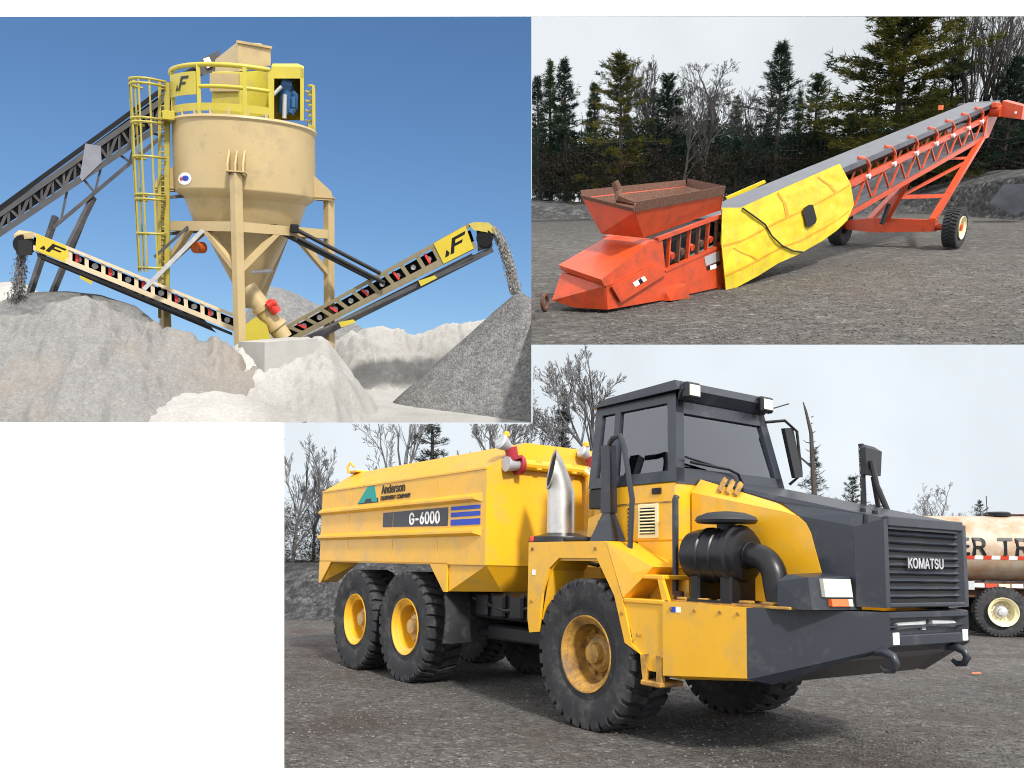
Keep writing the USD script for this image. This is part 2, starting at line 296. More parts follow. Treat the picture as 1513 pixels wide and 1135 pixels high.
# the gravel yard on the slope above, and its berm
keep785 = lambda st, lim=785.0: (lambda V: st.pix(V)[:, 0] > lim)
def snap_left(st, m, lim=785.0):
    """Trims a mesh at the upright plane where the two yards meet."""
    n = np.cross(st.ray(lim, 100), st.ray(lim, 900)); n /= np.linalg.norm(n)
    if n @ st.ray(lim + 100, 500) < 0: n = -n
    return trimesh.intersections.slice_mesh_plane(m, n, [0, 0, 0])
def cut(m, n): return trimesh.intersections.slice_mesh_plane(m, n, [0, 0, 0])
def yard2(X, Y): return -H2 + 0.05 * fb(X, Y, 1.4, 13, 4) * fade(8, 11, Y) - 0.03 * np.exp(-((X * 0.3 + Y - 22) / 0.5) ** 2)
y2 = sheet(np.linspace(-24, 34, 150), np.concatenate([np.linspace(5.5, 20, 110), np.linspace(20.3, 42, 70)]), yard2)
y2 = trimesh.intersections.slice_mesh_plane(y2, S2.M[1], S2.M[1] * 0 + S2.M[1] / (S2.M[1] @ S2.M[1]) * (32.66 / S2.k))
solo('ground', snap_left(S2, y2), YARD2, S2, smooth=True, kind='structure')
def berm2(X, Y):
    y0 = 36.5 - 7.5 * fade(5.0, 9.0, X); h = 0.62 + 0.75 * fade(4.0, 8.5, X) + 0.12 * np.sin(X * 0.9)
    return -H2 - 0.03 + h * fade(0, 1, (Y - y0) / 1.7) + (0.16 * fb(X, Y, 0.6, 15) + 0.25 * fb(X, Y, 3, 16, 3)) * fade(0, 1, (Y - y0) / 0.8)
solo('stone_berm', snap_left(S2, sheet(np.linspace(-24, 34, 330), np.linspace(28.5, 43, 90), berm2)), BERM2, S2, smooth=True, kind='structure')

# ---------------------------------------------------------------- trees
def pine(H, R, seed, clear=0.12, n=26, blades=9, droop=0.1, dens=1.0, ragged=0.55):
    """Trunk with drooping tiers of boughs, each bough a twig with tufts of needles; gaps between the tiers. Returns (trunk, crown)."""
    r = np.random.RandomState(seed); tr = MB(); lean = r.uniform(-0.02, 0.02, 2) * H
    zz = np.linspace(0, 1, 8); tr.tube(np.stack([lean[0] * zz ** 2, lean[1] * zz ** 2, H * zz], 1), 0.017 * H * (1 - 0.93 * zz) + 0.002 * H, 7)
    C, D, L = [], [], []
    z = clear
    while z < 0.985:
        prof = (1 - z) ** 0.8 * (0.72 + 0.28 * min(1, (z - clear) / 0.15 + 0.3)) + 0.025
        nb = int(round(r.uniform(3.5, 6.5))); a0 = r.uniform(0, 6.28); tier = r.uniform(1 - ragged, 1.0 + ragged * 0.6)
        for k in range(nb):
            a = a0 + k * 6.283 / nb + r.uniform(-0.4, 0.4); ln = R * prof * tier * r.uniform(0.55, 1.3)
            el = math.radians(-14 + 60 * z ** 1.5 + r.uniform(-9, 9)); h = np.array([math.cos(a), math.sin(a), 0])
            s = np.linspace(0, 1, 5); base = np.array([lean[0] * z * z, lean[1] * z * z, z * H])
            pts = base + (s * ln)[:, None] * h * math.cos(el) + (s * ln * math.sin(el) + (0.14 - droop) * ln * s ** 2)[:, None] * [0, 0, 1]
            if ln > 0.06 * H: tr.tube(pts, np.linspace(0.0045, 0.0012, 5) * H, 3)
            nc = max(5, int(15 * dens * (ln / R) + 5)); sd = np.cross(h, [0, 0, 1])
            t = r.uniform(0.16, 1.02, nc) ** 0.8
            c = base + (t * ln)[:, None] * h * math.cos(el) + (t * ln * math.sin(el) + (0.14 - droop) * ln * t ** 2)[:, None] * [0, 0, 1]
            c = c + (r.normal(0, 0.17, nc) * ln * (0.35 + 0.65 * t))[:, None] * sd + r.normal(0, 0.012 * H, (nc, 1)) * [0, 0, 0.7]
            C.append(c); D.append(np.repeat((h * 0.7 + [0, 0, 0.25])[None], nc, 0)); L.append(np.full(nc, 0.018 * H + 0.03 * R))
        z += r.uniform(0.6, 1.35) / n * (1.15 - 0.5 * z)
    C, D, L = np.vstack(C), np.vstack(D), np.concatenate(L); m = len(C) * blades
    c = np.repeat(C, blades, 0); d = np.repeat(D, blades, 0) + r.normal(0, 0.6, (m, 3)) * [1, 1, 0.55]; d /= np.linalg.norm(d, axis=1, keepdims=True)
    l = np.repeat(L, blades) * r.uniform(0.6, 1.3, m); w = np.cross(d, r.normal(0, 1, (m, 3))); w /= np.linalg.norm(w, axis=1, keepdims=True) + 1e-9
    w *= (l * 0.085)[:, None]; c = c + r.normal(0, 0.006 * H, (m, 3))
    V = np.stack([c - w, c + w, c + d * l[:, None]], 1).reshape(-1, 3)
    return tr.mesh(), trimesh.Trimesh(V, np.arange(3 * m).reshape(-1, 3), process=False)

def twigs_mesh(Ps, Rs, n=3):
    """Many three-sided twigs at once: each a polyline of the same number of points."""
    P = np.array(Ps); R = np.array(Rs); m, k, _ = P.shape; d = np.gradient(P, axis=1); d /= np.linalg.norm(d, axis=2, keepdims=True) + 1e-12
    ref = np.where(np.abs(d[:, :1, 2:3]) < .9, [[[0, 0, 1.0]]], [[[1.0, 0, 0]]]); s = np.cross(d, np.repeat(ref, k, 1)); s /= np.linalg.norm(s, axis=2, keepdims=True) + 1e-12; t = np.cross(s, d)
    a = np.arange(n) / n * 2 * np.pi
    V = P[:, :, None] + R[:, :, None, None] * (np.cos(a)[:, None] * s[:, :, None] + np.sin(a)[:, None] * t[:, :, None])
    F = np.array([[i * n + j, i * n + n + j, i * n + n + (j + 1) % n] for i in range(k - 1) for j in range(n)] + [[i * n + j, i * n + n + (j + 1) % n, i * n + (j + 1) % n] for i in range(k - 1) for j in range(n)])
    return V.reshape(-1, 3), (F[None] + (np.arange(m) * k * n)[:, None, None]).reshape(-1, 3)
def bare(H, seed, spread=0.5, levels=5, first=0.3, trunks=1, twig=0.0006, up=0.35, kids=(3, 4)):
    """Leafless tree: trunk, limbs and twigs that fork again and again. Returns (trunk and limbs, twigs)."""
    r = np.random.RandomState(seed); big, small = MB(), {}
    def grow(p, d, ln, rad, lv):
        k = 4 if lv < 3 else 3; pts = [p]; dd = d
        for i in range(k - 1):
            dd = dd + r.normal(0, 0.13, 3) + np.array([0, 0, 0.05 * up]); dd /= np.linalg.norm(dd); pts.append(pts[-1] + dd * ln / (k - 1))
        pts = np.array(pts); r1 = max(rad * 0.5, twig * H * 0.7)
        rr = np.linspace(max(rad, twig * H), r1, k)
        if lv < 2: big.tube(pts, rr, 6)
        else: small.setdefault(k, []).append((pts, rr))
        if lv >= levels: return
        nk = r.randint(kids[0], kids[1] + 1) + (lv == 0) * 3
        for j in range(nk):
            q = r.uniform(first if lv == 0 else 0.25, 1.0) if j else 1.0; i = q * (k - 1); i0 = min(int(i), k - 2)
            b = pts[i0] + (pts[i0 + 1] - pts[i0]) * (i - i0)
            a = r.uniform(0, 6.283); s = np.cross(dd, [math.cos(a), math.sin(a), 0.3]); s /= np.linalg.norm(s)
            nd = dd * (1 if j else 1.6) + s * spread * r.uniform(0.8, 1.7) + np.array([0, 0, up]); nd /= np.linalg.norm(nd)
            grow(b, nd, ln * r.uniform(0.5, 0.72) * (0.8 + 0.2 * (1 - q)), rad * (0.6 if j == 0 else 0.42), lv + 1)
    for t in range(trunks):
        d = np.array([r.uniform(-0.16, 0.16), r.uniform(-0.1, 0.1), 1.0]) if trunks > 1 else np.array([r.uniform(-0.05, 0.05), 0, 1.0])
        grow(np.array([0.04 * H * t, 0, 0.0]), d / np.linalg.norm(d), H * 0.42, 0.013 * H, 0)
    sm = MB()
    for k, it in small.items(): sm.raw(*twigs_mesh([i[0] for i in it], [i[1] for i in it]))
    m1, m2 = big.mesh(), sm.mesh(); top = max(m1.vertices[:, 2].max(), m2.vertices[:, 2].max()); s = H / top
    m1.apply_scale(s); m2.apply_scale(s); return m1, m2

def shifted(m, p): m = m.copy(); m.apply_translation(p); return m
def trim3(m):
    """Parts of a tree that would stand in front of the yard above are pruned away (above 624 left of 785)."""
    px = S3.pix(m.vertices); ok = ~((px[:, 0] < 787) & (px[:, 1] < 626)); f = m.faces[ok[m.faces].all(1)]
    return trimesh.Trimesh(m.vertices, f, process=False)
def put_tree(name, stand, p, pieces, mats, names, label, group=None, clip=None):
    t = thing(name, label, 'tree', stand, p, group=group)
    for m, q, nm in zip(pieces, mats, names):
        if clip is not None:
            m = clip(shifted(m, p)); m.apply_translation(-np.asarray(p))
            m = trimesh.Trimesh(m.vertices, m.faces, process=False); m.remove_unreferenced_vertices()
        if len(m.faces): part(t, nm, m, q)
    return t
def base2(px, Y): p = S2.at(px, 300, Y); p[2] = -H2 + 0.25; return p
def height_to(st, p, px_top):
    """Height at which something standing at p reaches the picture row px_top."""
    lo, hi = 0.0, 60.0
    for _ in range(40):
        mid = (lo + hi) / 2
        if st.pix(p + [0, 0, mid])[1] > px_top: lo = mid
        else: hi = mid
    return lo
clip2 = lambda m: snap_left(S2, m, 786.0)

PT, CR = ('trunk', 'crown'), ('trunk', 'twigs')
for i, (px, top, hw, Y, seed, mm, clear, dens, lab) in enumerate([
    (797, 112, 26, 42.5, 1, NEEDLED, 0.1, 1.2, 'dark pine cut off by the left edge of the gravel yard'),
    (814, 88, 24, 44.0, 2, NEEDLE, 0.15, 1.1, 'slender dark pine with two-forked look, second from the left of the yard'),
    (836, 86, 34, 43.0, 3, NEEDLED, 0.08, 1.5, 'dense dark pine just right of the slender one at the left'),
    (880, 122, 26, 45.0, 4, NEEDLE, 0.1, 1.2, 'short pine in the gap left of the spreading pine'),
    (917, 78, 50, 42.0, 5, NEEDLEO, 0.12, 1.5, 'broad pine with upswept boughs above the rusty hopper'),
    (985, 112, 46, 43.5, 6, NEEDLED, 0.1, 1.4, 'dark pine with a bare tree showing behind its top, left of the bare round tree'),
    (1143, 62, 46, 42.0, 7, NEEDLED, 0.14, 1.25, 'tall thin pine with open level tiers, left of the biggest pine'),
    (1196, 108, 30, 44.5, 8, NEEDLE, 0.05, 1.4, 'small pine between the tall thin pine and the biggest pine'),
    (1312, -70, 122, 40.5, 9, NEEDLEO, 0.16, 2.3, 'biggest pine, olive boughs reaching past the top of the picture above the belt'),
    (1388, 84, 44, 42.5, 10, NEEDLED, 0.1, 1.4, 'dark pine right behind the biggest pine, beside the tall bare trunks'),
    (1473, 80, 44, 41.0, 12, NEEDLED, 0.1, 1.5, 'rounded dark pine behind the red head end of the conveyor'),
    (1512, 120, 40, 42.0, 13, NEEDLED, 0.05, 1.6, 'dark pine cut off by the right edge of the picture'),
    (1246, 168, 40, 43.0, 14, NEEDLEO, 0.05, 1.4, 'low olive pine under the left boughs of the biggest pine'),
    (1085, 205, 24, 41.0, 15, NEEDLED, 0.05, 1.3, 'small dark fir rising over the yellow tarp'),
    ]):
    p = base2(px, Y); H = height_to(S2, p, top); R = hw / FPX * Y * (1.0 if hw > 100 else 1.65)
    put_tree('pine_tree', S2, p, pine(H, R, 100 + seed, clear, 22 if hw < 100 else 30, 9 if hw < 100 else 14, 0.1, dens), (BARK, mm), PT, lab, 'pines behind the conveyor yard', clip=clip2 if px < 880 else None)
ROW2 = ['at the left edge of the yard', 'just right of the two left-edge pines', 'left of the short pine in the gap', 'behind the short pine in the gap', 'between the short pine and the spreading pine', 'right of the spreading pine', 'below the upright bare twigs', 'left of the wide bare tree', 'behind the wide bare tree trunk', 'right of the wide bare tree', 'above the middle of the yellow tarp', 'left of the tall thin pine', 'right of the tall thin pine', 'at the left bough tips of the biggest pine', 'behind the left half of the biggest pine', 'behind the trunk of the biggest pine', 'behind the right boughs of the biggest pine', 'between the biggest pine and the conveyor head']
rp_ = np.random.RandomState(31)
for k in range(18):
    px = 800 + k * 41 + rp_.uniform(-12, 12); top = rp_.uniform(128, 188); Y = rp_.uniform(45.5, 49.5); p = base2(px, Y); H = height_to(S2, p, top)
    put_tree('pine_tree', S2, p, pine(H, rp_.uniform(26, 42) / FPX * Y, 600 + k, .04, 18, 9, .1, 1.3), (BARK, (NEEDLED, NEEDLE)[k % 2]), PT, ('dim pine of the second row, ' + ROW2[k]), group='second row of pines behind the conveyor yard', clip=clip2 if px < 860 else None)
for i, (px, top, Y, seed, spread, trunks, lab) in enumerate([
    (962, 84, 44.5, 21, 0.42, 1, 'bare tree with fine upright twigs left of the bare round tree'),
    (1030, 84, 42.0, 22, 0.62, 1, 'bare tree with a wide round crown and pale trunk, above the yellow tarp end'),
    (1112, 90, 43.5, 23, 0.5, 1, 'thin bare tree right of the wide round bare tree'),
    (1408, -60, 42.0, 24, 0.28, 3, 'tall bare tree of several dark trunks left of the conveyor head'),
    (1440, -45, 43.5, 25, 0.3, 2, 'tall bare leaning tree directly above the conveyor head'),
    (1500, 0, 45.0, 26, 0.42, 2, 'pale bare tree at the upper right corner'),
    (1000, 150, 40.5, 27, 0.4, 1, 'slim pale-trunked bare tree in front of the dark wood'),
    ]):
    p = base2(px, Y); H = height_to(S2, p, top)
    put_tree('bare_tree', S2, p, bare(H, 200 + seed, spread, 6 if trunks == 1 else 5, 0.3, trunks, 0.0007, 0.28, (4, 4) if px in (1030, 962) else (3, 4)), (BARKG if px < 1300 else BARK, BARKG), CR, lab, 'bare trees behind the conveyor yard')
# the wood behind, read as one dark mass: trunks, brush and boughs
rw = np.random.RandomState(77); wd = MB()
V, F = [], []
for k in range(330):
    px = rw.uniform(786, 1560); Y = rw.uniform(43, 50); p = base2(px, Y); r0 = rw.uniform(0.012, 0.04)
    top = rw.uniform(150, 235); H = height_to(S2, p, top)
    wd.tube([p, p + [rw.uniform(-.2, .2), 0, H * 0.6], p + [rw.uniform(-.3, .3), 0, H]], [r0, r0 * 0.7, r0 * 0.25], 4)
wm = wd.mesh()
solo('far_wood_trunks', clip2(wm), BARKG, S2, label='many thin grey trunks of the far wood behind the pines', cat='wood', kind='stuff')
def tufts(r, cen, size, n, flat=0.5, thin=0.22):
    m = len(cen) * n; c = np.repeat(cen, n, 0) + r.normal(0, 1, (m, 3)) * (np.repeat(size, n)[:, None] * [0.5, 0.5, 0.45])
    d = r.normal(0, 1, (m, 3)) * [1, 1, flat + 0.4]; d /= np.linalg.norm(d, axis=1, keepdims=True); w = np.cross(d, r.normal(0, 1, (m, 3))); w /= np.linalg.norm(w, axis=1, keepdims=True)
    l = np.repeat(size, n) * r.uniform(0.2, 0.5, m)
    V = np.stack([c - w * (thin * l)[:, None], c + w * (thin * l)[:, None], c + d * l[:, None]], 1).reshape(-1, 3)
    return trimesh.Trimesh(V, np.arange(3 * m).reshape(-1, 3), process=False)
def mass(n, ytop, seed, Y0, Y1, size, x0=786, x1=1575):
    r = np.random.RandomState(seed); out = []
    for _ in range(n):
        px = r.uniform(x0, x1); top = ytop(px) + 22 * (meshkit.noise(np.array([px / 17.0, seed, 0.3])) - 0.5) * 2; py = 282 - (282 - top) * r.uniform(0, 1) ** 0.85
        out.append(S2.at(px, py, r.uniform(Y0, Y1)))
    return np.array(out)
r = np.random.RandomState(5)
c = mass(9000, lambda x: 200 - 15 * math.sin(x * 0.02) - (35 if x > 1330 else 0), 5, 44, 50, 0.4)
solo('far_wood', clip2(tufts(r, c, r.uniform(0.25, 0.6, len(c)), 12)), NEEDLED, S2, label='dark evergreen wood closing off the yard behind the single trees', cat='wood', kind='stuff')
c = mass(2400, lambda x: 228 + 8 * math.sin(x * 0.05), 6, 40, 43, 0.35)
solo('undergrowth', clip2(tufts(r, c, r.uniform(0.15, 0.4, len(c)), 14)), BRUSH, S2, label='brown leafless brush along the foot of the wood', cat='brush', kind='stuff')

# trees behind the truck
def base3(px, Y): p = S3.at(px, 840, Y); p[2] = -H3 + 1.5; return p
for px, top, Y, seed, spread, lev, lab in [
    (432, 640, 27.5, 31, 0.35, 5, 'bare tree of thin grey twigs at the left edge beside the white board'),
    (462, 690, 28.5, 32, 0.4, 5, 'low bare tree left of the tank, second from the white board'),
    (492, 652, 27.0, 33, 0.3, 5, 'bare slim tree close to the rear end of the yellow tank'),
    (590, 560, 27.5, 34, 0.45, 5, 'bare tree above the rear half of the yellow tank'),
    (688, 520, 27.0, 35, 0.5, 5, 'bare tree with thick dark limbs above the black and teal lettering of the tank'),
    (742, 520, 28.0, 36, 0.55, 5, 'bare tree with arching limbs behind the tank valves'),
    (884, 534, 27.5, 37, 0.5, 5, 'bare tree with a fork at its top directly left of the cab'),
    (1392, 712, 27.5, 39, 0.7, 5, 'round bare tree above the radiator, left of the tanker trailer'),
    (1150, 690, 27.0, 40, 0.6, 4, 'low bare bush-like tree right of the windscreen'),
    ]:
    p = base3(px, Y); H = height_to(S3, p, top)
    put_tree('bare_tree', S3, p, bare(H, 300 + seed, spread, lev + 1, 0.25, 1, 0.0009, 0.3), (BARKG if px in (688, 742) else BARKP, BARKP), CR, lab, 'bare trees behind the truck', clip=trim3)
for px, top, hw, Y, seed, dens, lab in [
    (826, 574, 40, 27.5, 41, 1.3, 'small snow-grey conifer between the exhaust stack and the cab'),
    (634, 560, 52, 28.0, 42, 1.0, 'dark ragged conifer rising over the middle of the yellow tank'),
    (1452, 738, 30, 28.5, 43, 0.8, 'dark low conifer above the weathered tank trailer'),
    (1262, 704, 56, 28.0, 44, 0.9, 'low dark conifer behind the bonnet and its black mirror'),
    (1302, 722, 24, 29.0, 45, 0.6, 'small dark conifer right of the black mirror'),
    (1205, 668, 44, 28.5, 46, 0.8, 'dark ragged conifer between the windscreen and the black mirror'),
    ]:
    p = base3(px, Y); H = height_to(S3, p, top)
    put_tree('conifer', S3, p, pine(H, hw / FPX * Y, 400 + seed, 0.1, 15, 7, 0.12, dens), (BARKG, NEEDLEG), PT, lab, 'conifers behind the truck', clip=trim3)
# the dead tree: a stem with short stubs and one long low branch
p = base3(1206, 26.5); H = height_to(S3, p, 594); mb = MB(); r = np.random.RandomState(3)
st = np.array([[0, 0, 0], [0.02, 0, 0.3 * H], [-0.03, 0, 0.6 * H], [-0.06, 0, 0.82 * H], [-0.2, 0, 0.95 * H], [-0.27, 0, H]]); mb.tube(st, [0.10, 0.09, 0.075, 0.06, 0.04, 0.015], 7)
tw = MB()
for k in range(34):
    z = r.uniform(0.25, 0.93); a = r.choice([0, math.pi]) + r.uniform(-0.9, 0.9); l = r.uniform(0.15, 0.75) * (1.15 - z); b = np.array([-0.05 * z, 0, z * H])
    tw.tube([b, b + [l * 0.6 * math.cos(a), l * 0.6 * math.sin(a), 0.12 * l], b + [l * math.cos(a), l * math.sin(a), 0.45 * l]], [0.02, 0.013, 0.006], 4)
tw.tube([[-0.03, 0, 0.62 * H], [-0.5, 0, 0.70 * H], [-0.85, 0, 0.80 * H]], [0.035, 0.028, 0.012], 5)
put_tree('dead_tree', S3, p, (mb.mesh(), tw.mesh()), (BARK, BARK), CR, 'dead tree with a bent tip and broken side stubs right of the windscreen')
c = np.array([S3.at(r.uniform(400, 500), 842 - 95 * r.uniform(0, 1) ** 1.3, r.uniform(27, 29.5)) for _ in range(260)] + [S3.at(r.uniform(400, 1560), 842 - 32 * r.uniform(0, 1), r.uniform(27, 29.5)) for _ in range(200)])
solo('undergrowth', tufts(r, c, r.uniform(0.2, 0.5, len(c)), 60, 0.6, 0.06), BRUSH, S3, label='dark brush on the gravel berm behind the truck, thickest at the left', cat='brush', kind='stuff')

# loose stones on both yards
def stones(r, C, S):
    b = trimesh.creation.icosphere(subdivisions=0); V0, F0 = np.array(b.vertices), np.array(b.faces); n = len(C)
    V = V0[None] * S[:, None, None] * r.uniform(.6, 1.3, (n, 12, 1)) * np.array([1, 1, .65]); V = V + C[:, None]
    return trimesh.Trimesh(V.reshape(-1, 3), (F0[None] + 12 * np.arange(n)[:, None, None]).reshape(-1, 3), process=False)
STONE = gravel('stone_mix', [(0.0, (0.0440, 0.0413, 0.0385)), (.6, (0.1100, 0.1045, 0.0990)), (1.0, (0.2310, 0.2200, 0.2090))], 30.0, (0.0825, 0.0715, 0.0660), 2.0, .2, .01)
r = np.random.RandomState(9); n = 7000; Y = 6.8 + 9 * r.uniform(0, 1, n) ** 1.6; X_ = r.uniform(-.46, .50, n) * Y
C = np.stack([X_, Y, yard3(X_, Y) + .004], 1); solo('loose_stones', stones(r, C, r.uniform(.006, .016, n) * (1 + (r.uniform(0, 1, n) > .985))), STONE, S3, label='small loose stones strewn over the truck yard', cat='stones', kind='stuff')
n = 7000; Y = 8.6 + 9 * r.uniform(0, 1, n) ** 1.4; X_ = r.uniform(-.2, .34, n) * Y
C = np.stack([X_, Y, yard2(X_, Y) + .004], 1); C = C[(S2.pix(C)[:, 0] > 788) & (S2.world(C)[:, 1] > 32.8)]; solo('loose_stones', stones(r, C, r.uniform(.007, .018, len(C))), STONE, S2, label='small loose stones strewn over the conveyor yard', cat='stones', kind='stuff')

# ---------------------------------------------------------------- the articulated tanker truck: u forward, v to its far side, w up, metres
psi = 0.777
TR = np.array([[math.sin(psi), math.cos(psi), 0], [-math.cos(psi), math.sin(psi), 0], [0, 0, 1.0]])
T = thing('tanker_truck', 'big yellow six-wheeled tanker truck with slate bonnet and dark cab on the gravel', 'truck', S3, (-0.744, 9.19, -H3), TR)
W = 2.8
def uw(x, y, v):                       # lettering on the near side reads along u
    return [[1, 0, 0, x], [0, 0, -1, v], [0, 1, 0, y]]
def grid_panel(a, b, n, th, fn): pass
# tank body
mb = MB()
prof = [(0.0, 1.70), (0.0, 2.94), (0.60, 3.32), (W - 0.60, 3.32), (W, 2.94), (W, 1.70)]
mb.prism(prof, 'vw', -7.28, -1.93)
body = part(T, 'tank_body', mb, YEL)
mb = MB()
for v0, v1 in ((0.0, 0.025), (W - 0.025, W)):
    mb.prism([(-7.28, 1.72), (-7.28, 1.33), (-7.2, 1.33), (-6.77, 1.698), (-3.33, 1.698), (-2.94, 1.33), (-2.86, 1.33), (-2.86, 1.72)], 'uw', v0, v1)
part(T, 'skirt', mb, YEL)
for s, o in ((1, 0), (-1, W)):
    y = lambda v: o + s * v
    mb = MB(); mb.hull([(-7.27, y(0.03), 1.699), (-6.78, y(0.03), 1.699), (-7.27, y(0.03), 1.34), (-7.22, y(0.03), 1.34), (-7.27, y(0.35), 1.699), (-6.4, y(0.35), 1.699), (-7.27, y(0.35), 1.34)]); part(T, 'tank_foot', mb, YEL)
    mb = MB(); mb.hull([(-2.858, y(0.03), 1.699), (-1.94, y(0.03), 1.699), (-2.858, y(0.42), 1.36), (-2.15, y(0.42), 1.36), (-2.858, y(1.2), 1.36), (-1.94, y(1.2), 1.699), (-2.15, y(1.2), 1.36), (-2.858, y(0.03), 1.34), (-2.84, y(0.03), 1.34)]); part(T, 'tank_foot', mb, YEL)
for w in (2.58, 2.14):
    mb = MB()
    for s, o in ((-1, 0), (1, W)):
        mb.hull([(-7.27, o, w - .07), (-7.27, o, w + .05), (-7.27, o + s * .07, w + .0), (-7.27, o + s * .07, w - .03), (-2.02, o, w - .07), (-2.02, o, w + .05), (-2.14, o + s * .07, w), (-2.14, o + s * .07, w - .03)])
    part(T, 'tank_rib', mb, YEL)
mb = MB(); mb.box((-7.4, 0.5, 3.32), (-7.0, 1.0, 3.36), 0.01); mb.tube([(-7.2, 0.45, 3.30), (-7.2, 0.42, 3.42), (-7.15, 0.45, 3.5), (-7.1, 0.5, 3.42)], 0.025)
part(T, 'tank_hatch', mb, YEL)
for u in (-6.1, -4.5, -3.15):
    part(T, 'weld_seam', MB().box((u, -.004, 1.72), (u + .018, 0.001, 2.06)).box((u, -.004, 2.22), (u + .018, 0.001, 2.5)).box((u, -.004, 2.64), (u + .018, .001, 2.93)), YEL)
part(T, 'edge_lip', MB().box((-7.27, -.012, 2.925), (-1.94, .002, 2.95)), YEL)
# lettering and plates of the near side
plate = part(T, 'number_plate_panel', MB().hull([(-4.83, -.004, 2.25), (-4.83, 0.002, 2.25), (-4.83, -.004, 2.47), (-4.83, 0.002, 2.47), (-2.87, -.004, 2.22), (-2.87, 0.002, 2.22), (-2.87, -.004, 2.475), (-2.87, 0.002, 2.475)]), SLATE)
part(T, 'lettering', text('G-6000', 0.165, uw(-3.98, 2.265, -.005)), WHITEP)
for w0, w1 in ((2.425, 2.475), (2.335, 2.395), (2.22, 2.30)):
    part(T, 'blue_stripe', MB().box((-2.79, -.006, w0), (-2.06, 0.001, w1)), BLUE)
def uwpoly(pts, v0, v1): return MB().prism(pts, 'uw', v0, v1)
A = [(-5.78, 2.66), (-5.42, 2.92), (-5.18, 2.92), (-5.06, 2.66), (-5.25, 2.66), (-5.28, 2.72), (-5.46, 2.72), (-5.54, 2.66)]
part(T, 'emblem', uwpoly(A, -.005, 0.001), TEAL)
part(T, 'emblem_shadow', uwpoly([(-5.78, 2.66), (-5.70, 2.72), (-5.52, 2.70), (-5.46, 2.72), (-5.38, 2.74), (-5.30, 2.72), (-5.24, 2.70), (-5.04, 2.72), (-5.02, 2.645), (-5.3, 2.645), (-5.5, 2.645), (-5.74, 2.645)], -.003, 0.001), BLACK)
part(T, 'lettering', text('Anderson', 0.125, uw(-4.92, 2.775, -.004)), BLACK)
part(T, 'lettering', text('EQUIPMENT COMPANY', 0.062, uw(-4.94, 2.67, -.004)), BLACK)
# pipes and valves on the tank front
mb = MB(); mb.tube([(-1.86, 0.42, 3.02), (-1.86, 1.7, 3.02)], 0.07, 12); mb.tube([(-1.86, 1.55, 3.02), (-1.80, 1.62, 2.95), (-1.80, 1.64, 2.6), (-1.80, 1.64, 2.2)], 0.08, 12)
mb.box((-1.93, 0.7, 2.96), (-1.8, 0.78, 3.08)); mb.box((-1.93, 1.3, 2.96), (-1.8, 1.38, 3.08))
part(T, 'spray_pipe', mb, YEL)
for v, s in ((0.24, 1), (1.58, 0.8)):
    mb = MB(); mb.cyl((-1.83, v - .02, 3.0), (-1.83, v + .16, 3.0), 0.1 * s, 0.075 * s); mb.cyl((-1.83, v + .02, 3.22), (-1.83, v - .1, 3.28), 0.06 * s, 0.11 * s); mb.cyl((-1.83, v - .1, 3.28), (-1.83, v - .12, 3.29), 0.11 * s, 0.08 * s)
    q = part(T, 'spray_valve', mb, GALV, 30)
    mb = MB(); mb.cyl((-1.83, v + .16, 3.0), (-1.83, v + .22, 3.0), 0.13 * s); mb.cyl((-1.83, v + .1, 3.04), (-1.83, v + .05, 3.22), 0.075 * s, 0.085 * s); mb.cyl((-1.83, v + .11, 3.07), (-1.83, v + .1, 3.10), 0.12 * s)
    part(q, 'clamp', mb, REDV, 30)
    part(q, 'cap', MB().box((-1.87, v - .06, 3.34), (-1.79, v + .02, 3.42), .02), YEL)
# chassis, mud flaps, wheels
mb = MB(); mb.box((-7.1, 0.95, 0.85), (-1.2, 1.35, 1.4), .03); mb.box((-7.1, 1.5, 0.85), (-1.2, 1.9, 1.4), .03); mb.box((-3.0, 0.42, 1.0), (-1.0, 1.0, 1.36), .03)
mb.box((-2.6, 0.5, 0.72), (-0.9, 2.2, 0.92), .03); mb.box((-1.3, 0.9, 0.75), (2.0, 1.9, 1.3), .03)
for u in (-2.7, -2.3, -1.9, -1.5): mb.box((u, 0.36, 1.02), (u + .28, 0.5, 1.33), .03)
mb.cyl((-2.9, 0.6, 0.8), (-1.2, 0.6, 0.8), 0.06); mb.tube([(-2.8, 0.4, 1.25), (-2.0, 0.38, 1.12), (-1.3, 0.45, 1.2), (-0.9, 0.5, 1.0)], 0.03)
part(T, 'chassis', mb, BLACK)
def flap(v0, v1):
    us = np.linspace(0, 1, 9); V = []
    for k, z in enumerate(us):
        for v in np.linspace(v0, v1, 6): V.append((-2.96 + 0.07 * math.sin(z * 3.1) + 0.03 * math.sin(v * 9) * z, v, 1.36 - 0.72 * z))
    F = [[i * 6 + j, i * 6 + j + 1, (i + 1) * 6 + j + 1, (i + 1) * 6 + j] for i in range(8) for j in range(5)]
    V = np.array(V); B = V + [-.02, 0, 0]; n = len(V)
    return MB().raw(np.vstack([V, B]), F + [[d + n, c + n, b + n, a + n] for a, b, c, d in F])
part(T, 'mud_flap', flap(0.02, 0.72), RUBBER, 40); part(T, 'mud_flap', flap(W - .72, W - .02), RUBBER, 40)
